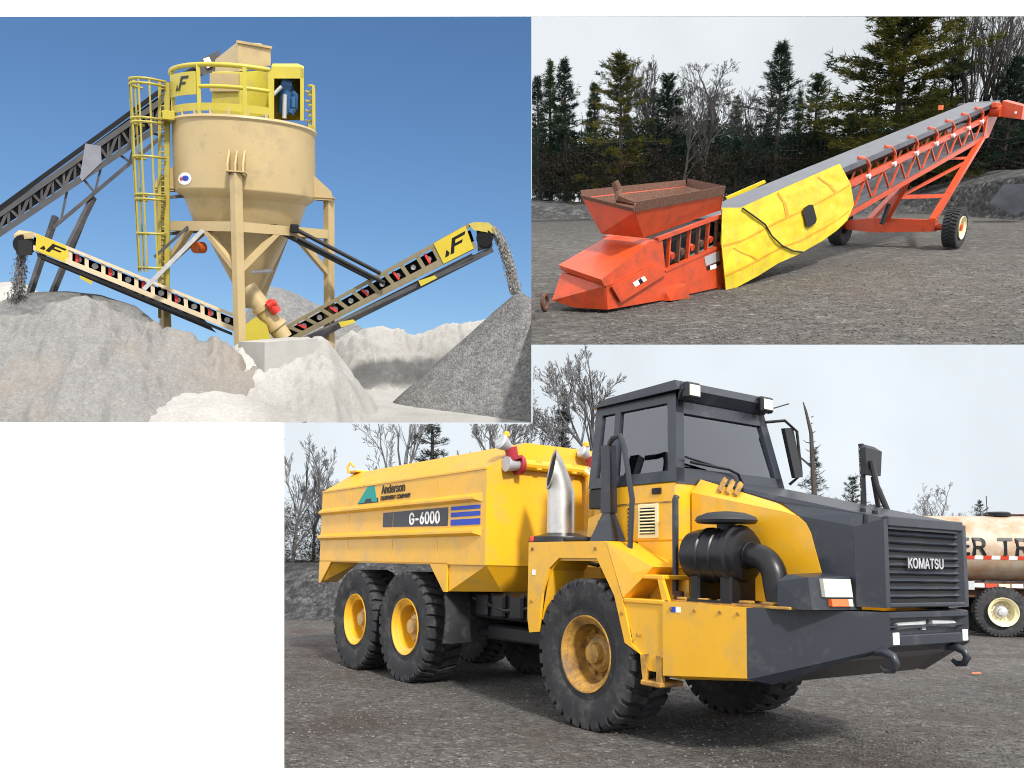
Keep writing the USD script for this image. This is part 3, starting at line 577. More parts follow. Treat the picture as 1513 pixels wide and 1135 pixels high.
def tyre_mesh(R, wd, n=30, squash=0.02):
    """Tyre with a bulging side wall, a stepped bead and deep chevron lugs; flattened a little where it stands."""
    h = wd / 2; m = MB()
    m.lathe([(0.45 * R, -h * .72), (0.52 * R, -h * .86), (0.60 * R, -h * .84), (0.66 * R, -h * .94), (0.80 * R, -h * 1.0), (0.90 * R, -h * .97), (0.945 * R, -h * .86), (0.95 * R, 0), (0.945 * R, h * .86), (0.90 * R, h * .97), (0.80 * R, h), (0.66 * R, h * .94), (0.60 * R, h * .84), (0.52 * R, h * .86), (0.45 * R, h * .72), (0.45 * R, -h * .72)], axis='y', n=60)
    def pol(a, r, y): return (r * math.sin(a), y, r * math.cos(a))
    st = 2 * math.pi / n
    for i in range(n):
        for s in (-1, 1):
            a = i * st + (st / 2 if s > 0 else 0); P = []
            for y, da, w_ in ((0.02 * h * s, st * 0.42, 0.24), (0.55 * h * s, st * 0.12, 0.27), (0.90 * h * s, -st * 0.02, 0.33), (0.985 * h * s, -st * 0.02, 0.32)):
                out = R if abs(y) < 0.95 * h else 0.955 * R
                for e in (-1, 1): P += [pol(a + da + e * w_ * st, out, y), pol(a + da + e * w_ * 1.15 * st, 0.86 * R if abs(y) > .95 * h else 0.93 * R, y)]
            P = np.array(P); m.hull(P[:8]); m.hull(P[4:])
    t = m.mesh(); v = t.vertices.copy(); lo = v[:, 2] < -R * (1 - squash); v[lo, 2] = -R * (1 - squash)
    return trimesh.Trimesh(v, t.faces, process=False)
TY = tyre_mesh(0.80, 0.6)
def rim_mesh(R, s):
    """Dished rim with flange, inner well and hub; s = -1 faces the near side."""
    y = lambda d: s * d
    m = MB(); p = [(0.36 * R, 0.12), (0.50 * R, 0.20), (0.56 * R, 0.265), (0.575 * R, 0.27), (0.575 * R, 0.24), (0.54 * R, 0.20)]
    m.lathe([(0.40 * R, y(-0.02)), (0.44 * R, y(0.05)), (0.44 * R, y(0.19)), (0.50 * R, y(0.215)), (0.545 * R, y(0.265)), (0.565 * R, y(0.268)), (0.572 * R, y(0.24)), (0.545 * R, y(0.2))], axis='y', n=48)
    m.lathe([(0.001, y(0.0)), (0.2 * R, y(0.0)), (0.36 * R, y(-0.02)), (0.44 * R, y(0.02))], axis='y', n=48)
    return m
def hub_mesh(R, s):
    m = MB(); y = lambda d: s * d
    m.lathe([(0.26 * R, y(-0.02)), (0.25 * R, y(0.06)), (0.20 * R, y(0.10)), (0.15 * R, y(0.105)), (0.13 * R, y(0.17)), (0.001, y(0.18))], axis='y', n=32)
    for k in range(12):
        a = k * math.pi / 6; c = np.array([0.32 * R * math.sin(a), 0, 0.32 * R * math.cos(a)]); m.cyl(c + [0, y(-0.01), 0], c + [0, y(0.03), 0], 0.022, n=6)
    return m
for v, s in ((0.30, -1), (W - 0.30, 1)):
    for u, front in ((0, 1), (-4.08, 0), (-5.80, 0)):
        c = np.array([u, v, 0.785]); wh = part(T, 'wheel', shifted(rim_mesh(0.72, s).mesh(), c), YELD if front else YEL, 35)
        m = TY.copy(); m.apply_transform(trimesh.transformations.rotation_matrix(0.1 * u + 0.05 * s, [0, 1, 0])); vv = m.vertices.copy(); vv[:, 2] = np.maximum(vv[:, 2], -0.783); m = trimesh.Trimesh(vv, m.faces, process=False)
        part(wh, 'tyre', shifted(m, c), RUBBER, 25); part(wh, 'hub', shifted(hub_mesh(0.8, s).mesh(), c), YELD if front else mat('hub_paint_%d%d' % (s + 1, -u * 10), (0.62, 0.38, 0.12), 0.5, 0.2, 5, dirt=(0.3, 0.25, 0.2), damt=0.4, dscale=6), 35)
part(T, 'axle', MB().cyl((0, 0.4, .79), (0, W - .4, .79), .13).cyl((-4.08, 0.4, .79), (-4.08, W - .4, .79), .15).cyl((-5.8, 0.4, .79), (-5.8, W - .4, .79), .15), BLACK)
# front mudguard and steps, both sides
def guard(v0, s, near):
    y = lambda d: v0 + s * d
    out = [(-1.0, 1.98), (0.36, 1.98), (0.62, 1.39), (0.76, 0.96), (0.92, 0.84), (0.92, 0.62), (1.12, 0.62), (1.18, 1.40), (1.18, 1.395), (0.62, 1.395)]
    arch = [(-1.0, 1.98), (0.36, 1.98), (0.62, 1.39), (0.76, 0.96), (0.90, 0.86), (0.66, 0.96), (0.50, 1.42), (0.22, 1.80), (-0.42, 1.80), (-0.60, 1.68), (-0.72, 1.40), (-0.78, 0.96), (-0.96, 0.94), (-1.0, 1.1)]
    m = MB(); m.prism(arch, 'uw', y(0), y(0.03))
    m.prism([(-1.0, 1.98), (0.36, 1.98), (0.345, 1.94), (-0.97, 1.94)], 'uw', y(0.031), y(0.62)); m.prism([(-1.0, 1.977), (-0.97, 1.937), (-0.97, 1.1), (-1.0, 1.1)], 'uw', y(0.031), y(0.62))
    m.prism([(0.36, 1.978), (0.345, 1.938), (0.48, 1.45), (0.52, 1.45)], 'uw', y(0.031), y(0.62))
    m.prism([(-0.5, 1.80), (0.22, 1.80), (0.22, 1.77), (-0.46, 1.77)], 'uw', y(0.031), y(0.5)); m.prism([(-0.76, 1.1), (-0.73, 1.1), (-0.58, 1.66), (-0.46, 1.77), (-0.5, 1.80), (-0.62, 1.68)], 'uw', y(0.031), y(0.5))
    part(T, 'mudguard', m, YEL)
    m = MB()                                                          # step box: a leaning side, a tread, an open step below
    m.hull([(0.37, y(0.0), 1.975), (0.37, y(0.5), 1.975), (1.0, y(0.06), 1.72), (1.0, y(0.5), 1.72), (0.63, y(0.0), 1.40), (0.63, y(0.5), 1.40), (0.76, y(0.02), 1.66), (0.45, y(.0), 1.8)])
    m.box((0.62, y(0.04), 1.60), (1.16, y(0.5), 1.645), .01); m.box((0.63, y(0.0), 1.36), (1.2, y(0.5), 1.405), .01)
    m.hull([(1.10, y(0.02), 1.60), (1.16, y(0.02), 1.60), (1.24, y(0.02), 1.405), (1.16, y(0.02), 1.405), (1.10, y(0.06), 1.60), (1.16, y(0.06), 1.60), (1.24, y(0.06), 1.405), (1.16, y(0.06), 1.405)])
    m.box((0.66, y(0.35), 1.405), (1.2, y(0.38), 1.60))
    m.prism([(0.62, 1.36), (1.17, 1.36), (1.17, 0.72), (0.98, 0.72), (0.92, 0.84), (0.76, 0.96)], 'uw', y(0.02), y(0.06)); m.box((1.15, y(.061), .72), (1.18, y(.6), 1.36))
    st = part(T, 'step', m, YEL)
    m = MB(); m.prism([(0.88, 0.86), (0.98, 0.88), (0.95, 0.62), (0.92, 0.60)], 'uw', y(0.0), y(0.05)); m.prism([(1.10, 0.88), (1.17, 0.86), (1.17, 0.62), (1.10, 0.62)], 'uw', y(0.0), y(0.05)); m.box((0.90, y(-.02), 0.58), (1.18, y(0.3), 0.63), .012)
    part(st, 'lower_tread', m, YELD)
guard(0.0, 1, True); guard(W, -1, False)
# exhaust stack
n = 32; a = np.arange(n) / n * 2 * np.pi; r = 0.165; c = np.array([-0.97, 0.45, 0]); fd = np.array([-.42, -.91, 0]); pd = np.array([-.91, .42, 0])
s_ = np.cos(a); t_ = np.sin(a)
def ring(z, k, rr=r):
    """From the round pipe (k = 0) to the oblique mouth that opens sideways (k = 1)."""
    fo = (1 - k) * rr * s_ + k * (.125 + .05 * s_); return c + fo[:, None] * fd + (rr * t_)[:, None] * pd + ((1 - k) * z + k * (2.875 - .255 * s_ * rr / r))[:, None] * [0, 0, 1]
rings = [ring(2.08, 0), ring(2.60, 0), ring(2.66, .25), ring(2.74, .6), ring(2.8, 1.0), ring(2.8, 1.0, r * .93), ring(2.66, .5, r * .9)]
V = np.vstack(rings); F = [[i * n + j, i * n + (j + 1) % n, (i + 1) * n + (j + 1) % n, (i + 1) * n + j] for i in range(len(rings) - 1) for j in range(n)]
st = part(T, 'exhaust_stack', MB().raw(V, F), STEEL, 40)
lin = ring(2.8, 1.0, r * .92) - fd * .012
part(st, 'soot_lining', MB().raw(lin.tolist() + [lin.mean(0) - fd * .03], [[i, (i + 1) % n, n] for i in range(n)]), DARK)
m = MB(); m.lathe([(0.42, 1.985), (0.40, 2.05), (0.26, 2.075), (0.20, 2.10), (0.165, 2.10)], (-0.93, 0.45, 0), n=24); m.box((-1.0, 0.2, 1.985), (-0.2, 0.75, 2.04), .02)
part(T, 'exhaust_base', m, BLACK, 30)
part(T, 'marker_lamp', MB().box((-1.02, 0.02, 1.985), (-0.96, 0.08, 2.05), .012), REDP)
# cab: lower body, posts, roof, panes
CT = [(-0.52, .62), (0.77, .62), (0.77, 2.05), (-0.52, 2.05)]          # plan at the roof
CBm = [(-0.42, .42), (0.97, .42), (0.97, 2.18), (-0.42, 2.18)]          # plan at the sill
zs, zr = 2.62, 3.58
def cabpt(k, z): t_ = (z - zs) / (zr - zs); b_, t2 = np.array(CBm[k]), np.array(CT[k]); q = b_ + (t2 - b_) * t_; return np.array([q[0], q[1], z])
def post(k, w_, z0=zs, z1=zr, d=(0, 0)):
    a, b = cabpt(k, z0), cabpt(k, z1); o = np.array([d[0], d[1], 0]); return [p + o + [x, y_, 0] for p in (a, b) for x in (-w_, w_) for y_ in (-w_, w_)]
m = MB()
for k, d in ((0, (.06, .06)), (1, (-.06, .06)), (2, (-.06, -.06)), (3, (.06, -.06))): m.hull(post(k, 0.06, zs - .02, zr, d))
def lerp(k0, k1, t_, z): return cabpt(k0, z) + (cabpt(k1, z) - cabpt(k0, z)) * t_
for k0, k1, t_, off in ((0, 1, .30, (0, .05)), (3, 2, .30, (0, -.05))):
    m.hull([lerp(k0, k1, t_, z) + [x, off[1] + y_, 0] for z in (zs - .02, zr) for x in (-.045, .045) for y_ in (-.05, .045)])
for z0, z1 in ((zs - .02, zs + .10), (zr - .10, zr + .005)):
    for k0, k1 in ((0, 1), (2, 3), (3, 0)): m.hull([cabpt(k, z) + np.array([1 if CBm[k][0] < 0 else -1, 1 if CBm[k][1] < 1 else -1, 0]) * i for k in (k0, k1) for z in (z0, z1) for i in (0.001, .1)])
m.hull([cabpt(k, z) + np.array([-1, 1 if k == 1 else -1, 0]) * i for k in (1, 2) for z in (zs - .04, zs + .13) for i in (0.0, .09)])
m.hull([cabpt(k, z) + np.array([-1, 1 if k == 1 else -1, 0]) * i for k in (1, 2) for z in (zr - .22, zr) for i in (0.0, .09)])
part(T, 'cab_frame', m, SLATE)
m = MB(); m.hull([(-.56, .58, 3.585), (-.56, 2.09, 3.585), (.86, .56, 3.60), (.86, 2.11, 3.60), (-.30, .58, 3.67), (-.30, 2.09, 3.67), (.80, .58, 3.71), (.80, 2.09, 3.71), (-.50, .66, 3.66), (-.5, 2.0, 3.66)])
m.hull([(.861, .60, 3.58), (.861, 2.07, 3.58), (.90, .60, 3.60), (.90, 2.07, 3.60), (.861, .6, 3.68), (.861, 2.07, 3.68), (.80, .62, 3.50), (.80, 2.05, 3.50)])
part(T, 'cab_roof', m, SLATE)
for v in (.72, 1.93):
    lm = part(T, 'work_lamp', MB().box((.86, v - .11, 3.50), (.95, v + .11, 3.68), .02), BLACK)
    part(lm, 'lens', MB().box((.951, v - .08, 3.53), (.958, v + .08, 3.65), .002), LENS)
def quad(a, b, c_, d, th, nrm):
    P = np.array([a, b, c_, d]); o = np.array(nrm) * th; return MB().raw(np.vstack([P, P + o]), [[0, 1, 2, 3], [7, 6, 5, 4], [0, 4, 5, 1], [1, 5, 6, 2], [2, 6, 7, 3], [3, 7, 4, 0]])
ins = lambda p, s: p + np.array(s)
part(T, 'windscreen', quad(ins(cabpt(1, zs + .12), (-.03, .1, 0)), ins(cabpt(2, zs + .12), (-.03, -.1, 0)), ins(cabpt(2, zr - .2), (-.03, -.1, 0)), ins(cabpt(1, zr - .2), (-.03, .1, 0)), .008, (-1, 0, 0)), WIND)
for k0, k1, s in ((0, 1, 1), (3, 2, -1)):
    y_ = 0.03 * s
    part(T, 'side_window', quad(lerp(k0, k1, .33, zs + .09) + [0, y_, 0], lerp(k0, k1, .93, zs + .09) + [0, y_, 0], lerp(k0, k1, .93, zr - .09) + [0, y_, 0], lerp(k0, k1, .33, zr - .09) + [0, y_, 0], .008, (0, s, 0)), GLASS)
    part(T, 'side_window', quad(lerp(k0, k1, .07, zs + .09) + [0, y_, 0], lerp(k0, k1, .27, zs + .09) + [0, y_, 0], lerp(k0, k1, .27, zr - .09) + [0, y_, 0], lerp(k0, k1, .07, zr - .09) + [0, y_, 0], .008, (0, s, 0)), GLASS)
part(T, 'rear_window', quad(ins(cabpt(0, zs + .09), (.03, .1, 0)), ins(cabpt(3, zs + .09), (.03, -.1, 0)), ins(cabpt(3, zr - .09), (.03, -.1, 0)), ins(cabpt(0, zr - .09), (.03, .1, 0)), .008, (1, 0, 0)), GLASS)
m = MB(); m.box((-.2, 1.0, 2.45), (.35, 1.55, 2.75), .05); m.hull([(-.2, 1.0, 2.7), (-.2, 1.55, 2.7), (-.05, 1.0, 2.7), (-.05, 1.55, 2.7), (-.32, 1.05, 3.3), (-.32, 1.5, 3.3), (-.22, 1.05, 3.35), (-.22, 1.5, 3.35)]); m.box((-.36, 1.1, 3.25), (-.22, 1.45, 3.5), .04)
part(T, 'seat', m, PLASTIC); part(T, 'headliner', MB().box((-.44, .70, 3.55), (.70, 1.97, 3.575)), mat('headliner', (.60, .585, .57), .8)); part(T, 'rear_wall', MB().box((-.38, .6, 2.6), (-.36, 2.0, 2.82)), mat('cab_lining', (.45, .45, .46), .8))
m = MB(); m.hull([(.55, .55, 2.45), (.55, 2.05, 2.45), (.93, .5, 2.66), (.93, 2.1, 2.66), (.6, .55, 2.7), (.6, 2.05, 2.7)]); m.cyl((.55, 1.28, 2.55), (.42, 1.28, 2.82), .03); m.lathe([(.2, -.015), (.22, 0), (.2, .015), (.185, 0), (.2, -.015)], (0, 0, 0), n=24)
mm = m.mesh(); v_ = mm.vertices.copy(); k_ = 96; ringv = v_[-120:]; v_[-120:] = ringv @ trimesh.transformations.rotation_matrix(-0.5, [0, 1, 0])[:3, :3].T + [.40, 1.28, 2.86]
part(T, 'dashboard', trimesh.Trimesh(v_, mm.faces, process=False), PLASTIC)
# outside rear-view mirror on the far post, and wiper
mb = MB(); a_ = cabpt(2, 3.42); mb.tube([a_, a_ + [.14, .16, .02], a_ + [.2, .3, -.1], a_ + [.22, .34, -.6], a_ + [.12, .25, -.72]], .018); mb.hull([a_ + p for p in np.array([(.13, .1, -.08), (.18, .1, -.08), (.13, .26, -.06), (.18, .26, -.06), (.22, .16, -.66), (.27, .16, -.66), (.22, .3, -.64), (.27, .3, -.64)])])
part(T, 'side_mirror', mb, BLACK)
part(T, 'antenna', MB().tube([cabpt(2, 3.55), cabpt(2, 3.55) + [.1, .35, .12]], .008), PLASTIC)
mb = MB(); mb.tube([(.985, .62, 2.81), (.99, 1.2, 2.78), (1.0, 1.34, 2.74), (1.0, 1.42, 2.62)], .016); mb.tube([(.97, .55, 2.86), (.98, 1.0, 2.80)], .012)
part(T, 'wiper', mb, BLACK)
# handrails
part(T, 'grab_rail', MB().tube([(.12, .26, 3.06), (.24, .2, 3.10), (.36, .2, 3.12), (.42, .2, 3.0), (.55, .2, 2.42), (.50, .2, 1.62), (.52, .16, 1.50), (.47, .1, 1.47)], .03), SLATE, 40)
mb = MB(); mb.hull([(-.02, .26, 3.05), (.12, .26, 3.05), (-.02, .36, 3.05), (.12, .36, 3.05), (-.02, .26, 2.3), (.14, .26, 2.3), (-.02, .36, 2.3), (.14, .36, 2.3)]); mb.hull([(.0, .27, 2.3), (.12, .27, 2.3), (.0, .35, 2.3), (.12, .35, 2.3), (-.14, .2, 1.99), (.24, .2, 1.99), (-.14, .4, 1.99), (.24, .4, 1.99)])
part(T, 'rail_post', mb, SLATE)
part(T, 'grab_rail', MB().tube([(1.07, .32, 2.43), (1.07, .30, 2.40), (1.07, .30, 1.45)], .032), SLATE, 40)
part(T, 'grab_rail', MB().tube([(1.07, W - .32, 2.43), (1.07, W - .30, 2.40), (1.07, W - .30, 1.45)], .032), SLATE, 40)
# yellow lower cab
m = MB(); m.box((-.05, .42, 1.985), (.965, 2.18, 2.60), .02); m.hull([(-.44, .42, 1.985), (-.44, 2.18, 1.985), (-.051, .42, 1.985), (-.051, 2.18, 1.985), (-.051, .42, 2.36), (-.051, 2.18, 2.36), (-.42, .42, 2.26), (-.42, 2.18, 2.26)])
m.box((.40, .425, 1.42), (.98, 2.17, 1.984), .0); m.box((-.4, .60, 1.3), (.4, 2.0, 1.984))
part(T, 'cab_base', m, YEL)
part(T, 'cab_rear_panel', MB().box((-.44, .44, 2.37), (-.052, 2.16, 2.598), .01), BLACK)
part(T, 'seam', MB().box((.0, .415, 2.385), (.95, .4195, 2.40)), YELD)
vg = part(T, 'vent_frame', MB().box((.42, .40, 2.02), (.72, .419, 2.38), .006), CREAM)
part(vg, 'vent_recess', MB().box((.46, .396, 2.06), (.68, .399, 2.34)), DARK)
for k in range(8): part(vg, 'vent_slat', MB().hull([(.46, .385, 2.075 + k * .034), (.68, .385, 2.075 + k * .034), (.46, .395, 2.075 + k * .034 + .012), (.68, .395, 2.087 + k * .034), (.46, .3955, 2.07 + k * .034), (.68, .3955, 2.07 + k * .034)]), CREAM)
for k in range(7): part(T, 'vent_slot', MB().box((.25, .412, 2.06 + k * .045), (.31, .419, 2.08 + k * .045)), DARK)
for k in range(3): part(T, 'vent_slot', MB().box((-.24 + .12 * k, .412, 2.21 + .015 * (k % 2)), (-.15 + .12 * k, .419, 2.23 + .015 * (k % 2))), DARK)
part(T, 'door_latch', MB().box((.62, .405, 2.48), (.76, .419, 2.545), .01), BLACK)
# bonnet: yellow side with a light top bevel, slate nose and top, grille
hl, hr = 0.62, 2.16
sidepoly = [(0.99, 1.42), (0.99, 2.60), (1.02, 2.54), (2.14, 2.30), (2.30, 2.245), (2.42, 2.15), (2.62, 1.42)]
m = MB(); m.prism([(.99, 1.42), (.99, 2.49), (2.14, 2.245), (2.28, 2.205), (2.36, 2.14), (2.41, 2.05), (2.59, 1.42)], 'uw', hl, hl + .3); m.prism([(.99, 1.42), (.99, 2.49), (2.14, 2.245), (2.28, 2.205), (2.36, 2.14), (2.41, 2.05), (2.59, 1.42)], 'uw', hr - .3, hr)
part(T, 'bonnet_side', m, YEL)
m = MB()
for s, o in ((1, hl), (-1, hr)): m.hull([(.99, o, 2.492), (2.14, o, 2.247), (2.26, o, 2.212), (.99, o + s * .14, 2.64), (2.0, o + s * .07, 2.34), (.99, o + s * .2, 2.5), (2.2, o + s * .2, 2.24)])
part(T, 'bonnet_bevel', m, YEL)
m = MB(); m.hull([(.985, hl + .141, 2.642), (.985, hr - .141, 2.642), (2.0, hl + .08, 2.36), (2.0, hr - .08, 2.36), (2.92, hl + .08, 2.20), (2.92, hr - .08, 2.20), (3.03, hl + .2, 2.17), (3.03, hr - .2, 2.17), (.99, hl + .2, 2.5), (.99, hr - .2, 2.5), (2.92, hl + .08, 2.1), (2.92, hr - .08, 2.1), (3.03, hl + .2, 2.08), (3.03, hr - .2, 2.08), (1.0, hl + .3, 2.0), (1.0, hr - .3, 2.0)])
for s, o in ((1, hl), (-1, hr)): m.hull([(2.285, o + s * .004, 2.207), (2.42, o + s * .004, 2.05), (2.595, o + s * .004, 1.42), (2.84, o + s * .004, 1.42), (2.84, o + s * .004, 2.10), (2.05, o + s * .09, 2.345), (2.88, o + s * .07, 2.2), (2.3, o + s * .2, 2.0), (2.84, o + s * .2, 1.42), (2.6, o + s * .2, 1.42), (2.3, o + s * .2, 2.25)])
for s, o in ((1, hl), (-1, hr)): m.hull([(2.841, o + s * .006, 1.42), (2.841, o + s * .006, 2.10), (3.05, o + s * .10, 1.42), (3.05, o + s * .10, 2.16), (3.05, o + s * .16, 1.42), (3.05, o + s * .16, 2.16), (2.841, o + s * .3, 1.42), (2.841, o + s * .3, 2.1)])
m.box((3.0, hl + .16, 2.10), (3.06, hr - .16, 2.19), .01); m.box((2.98, hl + .16, 1.42), (3.055, hr - .16, 1.46), .01)
part(T, 'bonnet_nose', m, SLATE)
g = part(T, 'grille', MB().box((2.96, hl + .161, 1.461), (2.99, hr - .161, 2.099)), DARK)
for k in range(9):
    z = 1.50 + k * .066; N = 11; V = []
    for j in range(N):
        v_ = hl + .17 + (hr - hl - .34) * j / (N - 1); d = .0015 * math.sin(j * 1.7 + k)
        V += [(3.0, v_, z + .036 + d), (3.022, v_, z + .012 + d), (3.0, v_, z - .002 + d)]
    F = [[i * 3 + a_, i * 3 + 3 + a_, i * 3 + 3 + (a_ + 1) % 3, i * 3 + (a_ + 1) % 3] for i in range(N - 1) for a_ in range(3)]
    part(g, 'grille_slat', MB().raw(V, F), SLATE, 30)
part(T, 'lettering', text('KOMATSU', 0.085, [[0, 0, 1, 3.035], [1, 0, 0, 1.08], [0, 1, 0, 1.755]], .006), GALV)
for k in range(3): part(T, 'bonnet_grip', MB().hull([(1.30 + .1 * k, hl + .03, 2.49 - .024 * k), (1.37 + .1 * k, hl + .03, 2.475 - .024 * k), (1.29 + .1 * k, hl + .13, 2.63 - .03 * k), (1.36 + .1 * k, hl + .13, 2.61 - .03 * k), (1.32 + .1 * k, hl + .03, 2.515 - .024 * k), (1.32 + .1 * k, hl + .13, 2.645 - .03 * k)]), YELD)
for k in range(9): part(T, 'bonnet_louvre', MB().box((1.36, hl - .012, 1.98 + k * .03), (1.49, hl - .001, 1.995 + k * .03)), BLACK)
# air cleaner: drum, cap, elbow, saddle
m = MB(); m.lathe([(.001, 1.30), (.19, 1.30), (.235, 1.34), (.25, 1.42), (.252, 1.52), (.265, 1.53), (.265, 1.56), (.252, 1.57), (.252, 1.68), (.265, 1.69), (.265, 1.72), (.252, 1.73), (.252, 1.84), (.28, 1.85), (.28, 1.90), (.25, 1.91), (.23, 1.96), (.16, 1.98), (.001, 1.98)], (0, .30, 1.84), 'x', 40)
ac = part(T, 'air_cleaner', m, BLACK, 30)
part(ac, 'intake_cap', MB().cyl((1.72, .3, 2.02), (1.72, .3, 2.18), .085).lathe([(.09, 2.13), (.27, 2.14), (.29, 2.165), (.27, 2.20), (.18, 2.235), (.06, 2.25), (.001, 2.25)], (1.72, .3, 0), n=36), PLASTIC, 40)
t_ = np.linspace(0, math.pi / 2, 9); el = [(1.97, .30, 1.84)] + [(2.06 + .22 * math.sin(x), .28, 1.62 + .22 * math.cos(x)) for x in t_] + [(2.30, .28, 1.52), (2.32, .28, 1.43)]
part(ac, 'elbow_hose', MB().tube(el, .11, 18).lathe([(.115, 1.975), (.128, 1.98), (.128, 2.01), (.115, 2.015)], (0, .30, 1.84), 'x', 24), BLACK, 50)
part(ac, 'saddle', MB().box((1.42, .12, 1.40), (1.54, .48, 1.66), .02).box((1.78, .12, 1.40), (1.92, .48, 1.66), .02).box((1.4, .1, 1.39), (1.95, .5, 1.43), .01), BLACK)
m = MB(); m.cyl((1.16, .25, 1.40), (1.16, .25, 1.49), .05)
part(T, 'filler_cap', m, RUST, 30)
m = MB(); m.box((1.19, .1, 1.385), (2.56, .62, 1.41), .005)
for k in range(5): m.box((1.25 + .25 * k, .12, 1.41), (1.38 + .25 * k, .2, 1.44), .01)
m.box((2.4, .64, 1.385), (3.0, W - .64, 1.418), .005) if False else None; part(T, 'engine_deck', m, YELD)
# head lamps
for s, o in ((1, 0.0), (-1, W)):
    y = lambda d: o + s * d
    hb = part(T, 'headlamp_box', MB().hull([(2.44, y(.10), 1.395), (2.44, y(.10), 1.62), (2.44, y(.62), 1.395), (2.44, y(.62), 1.66), (2.74, y(.16), 1.395), (2.70, y(.16), 1.66), (2.84, y(.70), 1.395), (2.80, y(.70), 1.68), (2.5, y(.16), 1.68), (2.5, y(.62), 1.70)]), SLATE)
    d = np.array([.1, .54]); 
    def face(p, z): q = (p - .16) / .54; return 2.705 + .1 * q + .02 + (1.66 - z) * .14, y(p), z
    def lens(p0, p1, z0, z1, e=.012):
        a_, b_, c_, d_ = (np.array(face(p, z)) for p, z in ((p0, z0), (p1, z0), (p1, z1), (p0, z1)))
        return MB().hull([x + [k, 0, 0] for x in (a_, b_, c_, d_) for k in (-.03, e)])
    part(hb, 'headlamp_lens', lens(.28, .58, 1.50, 1.65), LENS); part(hb, 'indicator', lens(.34, .52, 1.425, 1.485), AMBER); part(hb, 'indicator', lens(.525, .57, 1.425, 1.485), LENS)
# bumper: yellow flanks, slate corners raked back, front with a slot, reflectors and tow hooks
for s, o in ((1, 0.0), (-1, W)):
    y = lambda d: o + s * d
    part(T, 'flank_box', MB().hull([(1.19, y(0), .70), (1.19, y(0), 1.395), (2.19, y(0), .79), (2.19, y(0), 1.385), (1.19, y(.28), .70), (1.19, y(.28), 1.395), (2.19, y(.28), .79), (2.19, y(.28), 1.385), (1.3, y(.12), .67), (2.19, y(.12), .76), (1.3, y(.28), .67), (2.19, y(.28), .76)]), YEL)
m = MB()
for s, o in ((1, 0.0), (-1, W)):
    y = lambda d: o + s * d
    m.hull([(2.193, y(0), .78), (2.193, y(0), 1.385), (3.05, y(.76), 1.10), (3.05, y(.76), 1.385), (2.193, y(.5), .78), (2.193, y(.5), 1.385), (2.8, y(1.0), 1.385), (2.8, y(1.0), 1.10), (2.3, y(.2), .74)])
m.box((2.9, .762, 1.10), (3.05, W - .762, 1.19), .008); m.box((2.9, .762, 1.33), (3.05, W - .762, 1.385), .008); m.box((2.85, .80, 1.19), (2.97, W - .8, 1.33)); m.box((2.97, .763, 1.255), (3.03, W - .763, 1.27))
m.hull([(2.0, .3, 1.0), (2.0, W - .3, 1.0), (3.0, .80, 1.12), (3.0, W - .80, 1.12), (2.2, .25, .80), (2.2, W - .25, .80), (2.95, .85, 1.04), (2.95, W - .85, 1.04)])
part(T, 'bumper', m, SLATE)
part(T, 'belly_pan', MB().hull([(1.2, .29, .66), (1.2, W - .29, .66), (2.25, .29, .74), (2.25, W - .29, .74), (1.2, .29, 1.2), (1.2, W - .29, 1.2), (2.25, .29, 1.2), (2.25, W - .29, 1.2), (2.8, .8, 1.02), (2.8, W - .8, 1.02)]), BLACK)
part(T, 'slot_pipe', MB().cyl((2.98, .95, 1.26), (2.98, 1.35, 1.27), .03).cyl((2.98, 1.5, 1.28), (2.98, 1.9, 1.26), .03).box((2.951, 1.36, 1.22), (2.99, 1.42, 1.3)), GALV)
for v in (.80, 1.92): part(T, 'reflector', MB().box((3.045, v - .0, 1.115), (3.058, v + .085, 1.215), .003), WHITEP)
for v in (.72, 1.86):
    q = [(2.9, v, 1.06), (3.02, v, 1.06), (3.09, v, 1.03), (3.115, v, .975), (3.085, v, .92), (3.02, v, .91), (2.98, v, .94)]
    part(T, 'tow_hook', MB().tube(q, [.04, .04, .036, .034, .03, .026, .018], 10), SLATE, 40)
part(T, 'decal', MB().box((1.30, -.004, 1.30), (1.36, 0.0, 1.35)), BLUE); part(T, 'decal', MB().box((1.365, -.004, 1.30), (1.42, 0.0, 1.35)), WHITEP)
part(T, 'decal', MB().box((-.62 - .3, -.004, 1.6), (-.56 - .3, .0, 1.66)), WHITEP)
for k, (v, dz) in enumerate(((.95, .0), (1.15, .08), (1.5, .03))):
    part(T, 'hose', MB().tube([(-1.95, v, 1.55 + dz), (-1.6, v - .2, 1.75 + dz), (-1.2, v - .25, 1.7 + dz), (-.95, v - .1, 1.85 + dz)], .028, 8), BLACK, 40)
for u in (1.3, 1.6, 1.9, 2.1):
    part(T, 'flank_bolt', MB().cyl((u, -.012, 1.33 + .0 * u), (u, .0, 1.33), .016, n=8), YELD)
for u, w in ((-.92, 1.9), (-.92, 1.3), (.2, 1.9), (.62, 1.25), (.85, 1.05)):
    part(T, 'guard_bolt', MB().cyl((u, -.012, w), (u, .002, w), .02, n=8), YELD)
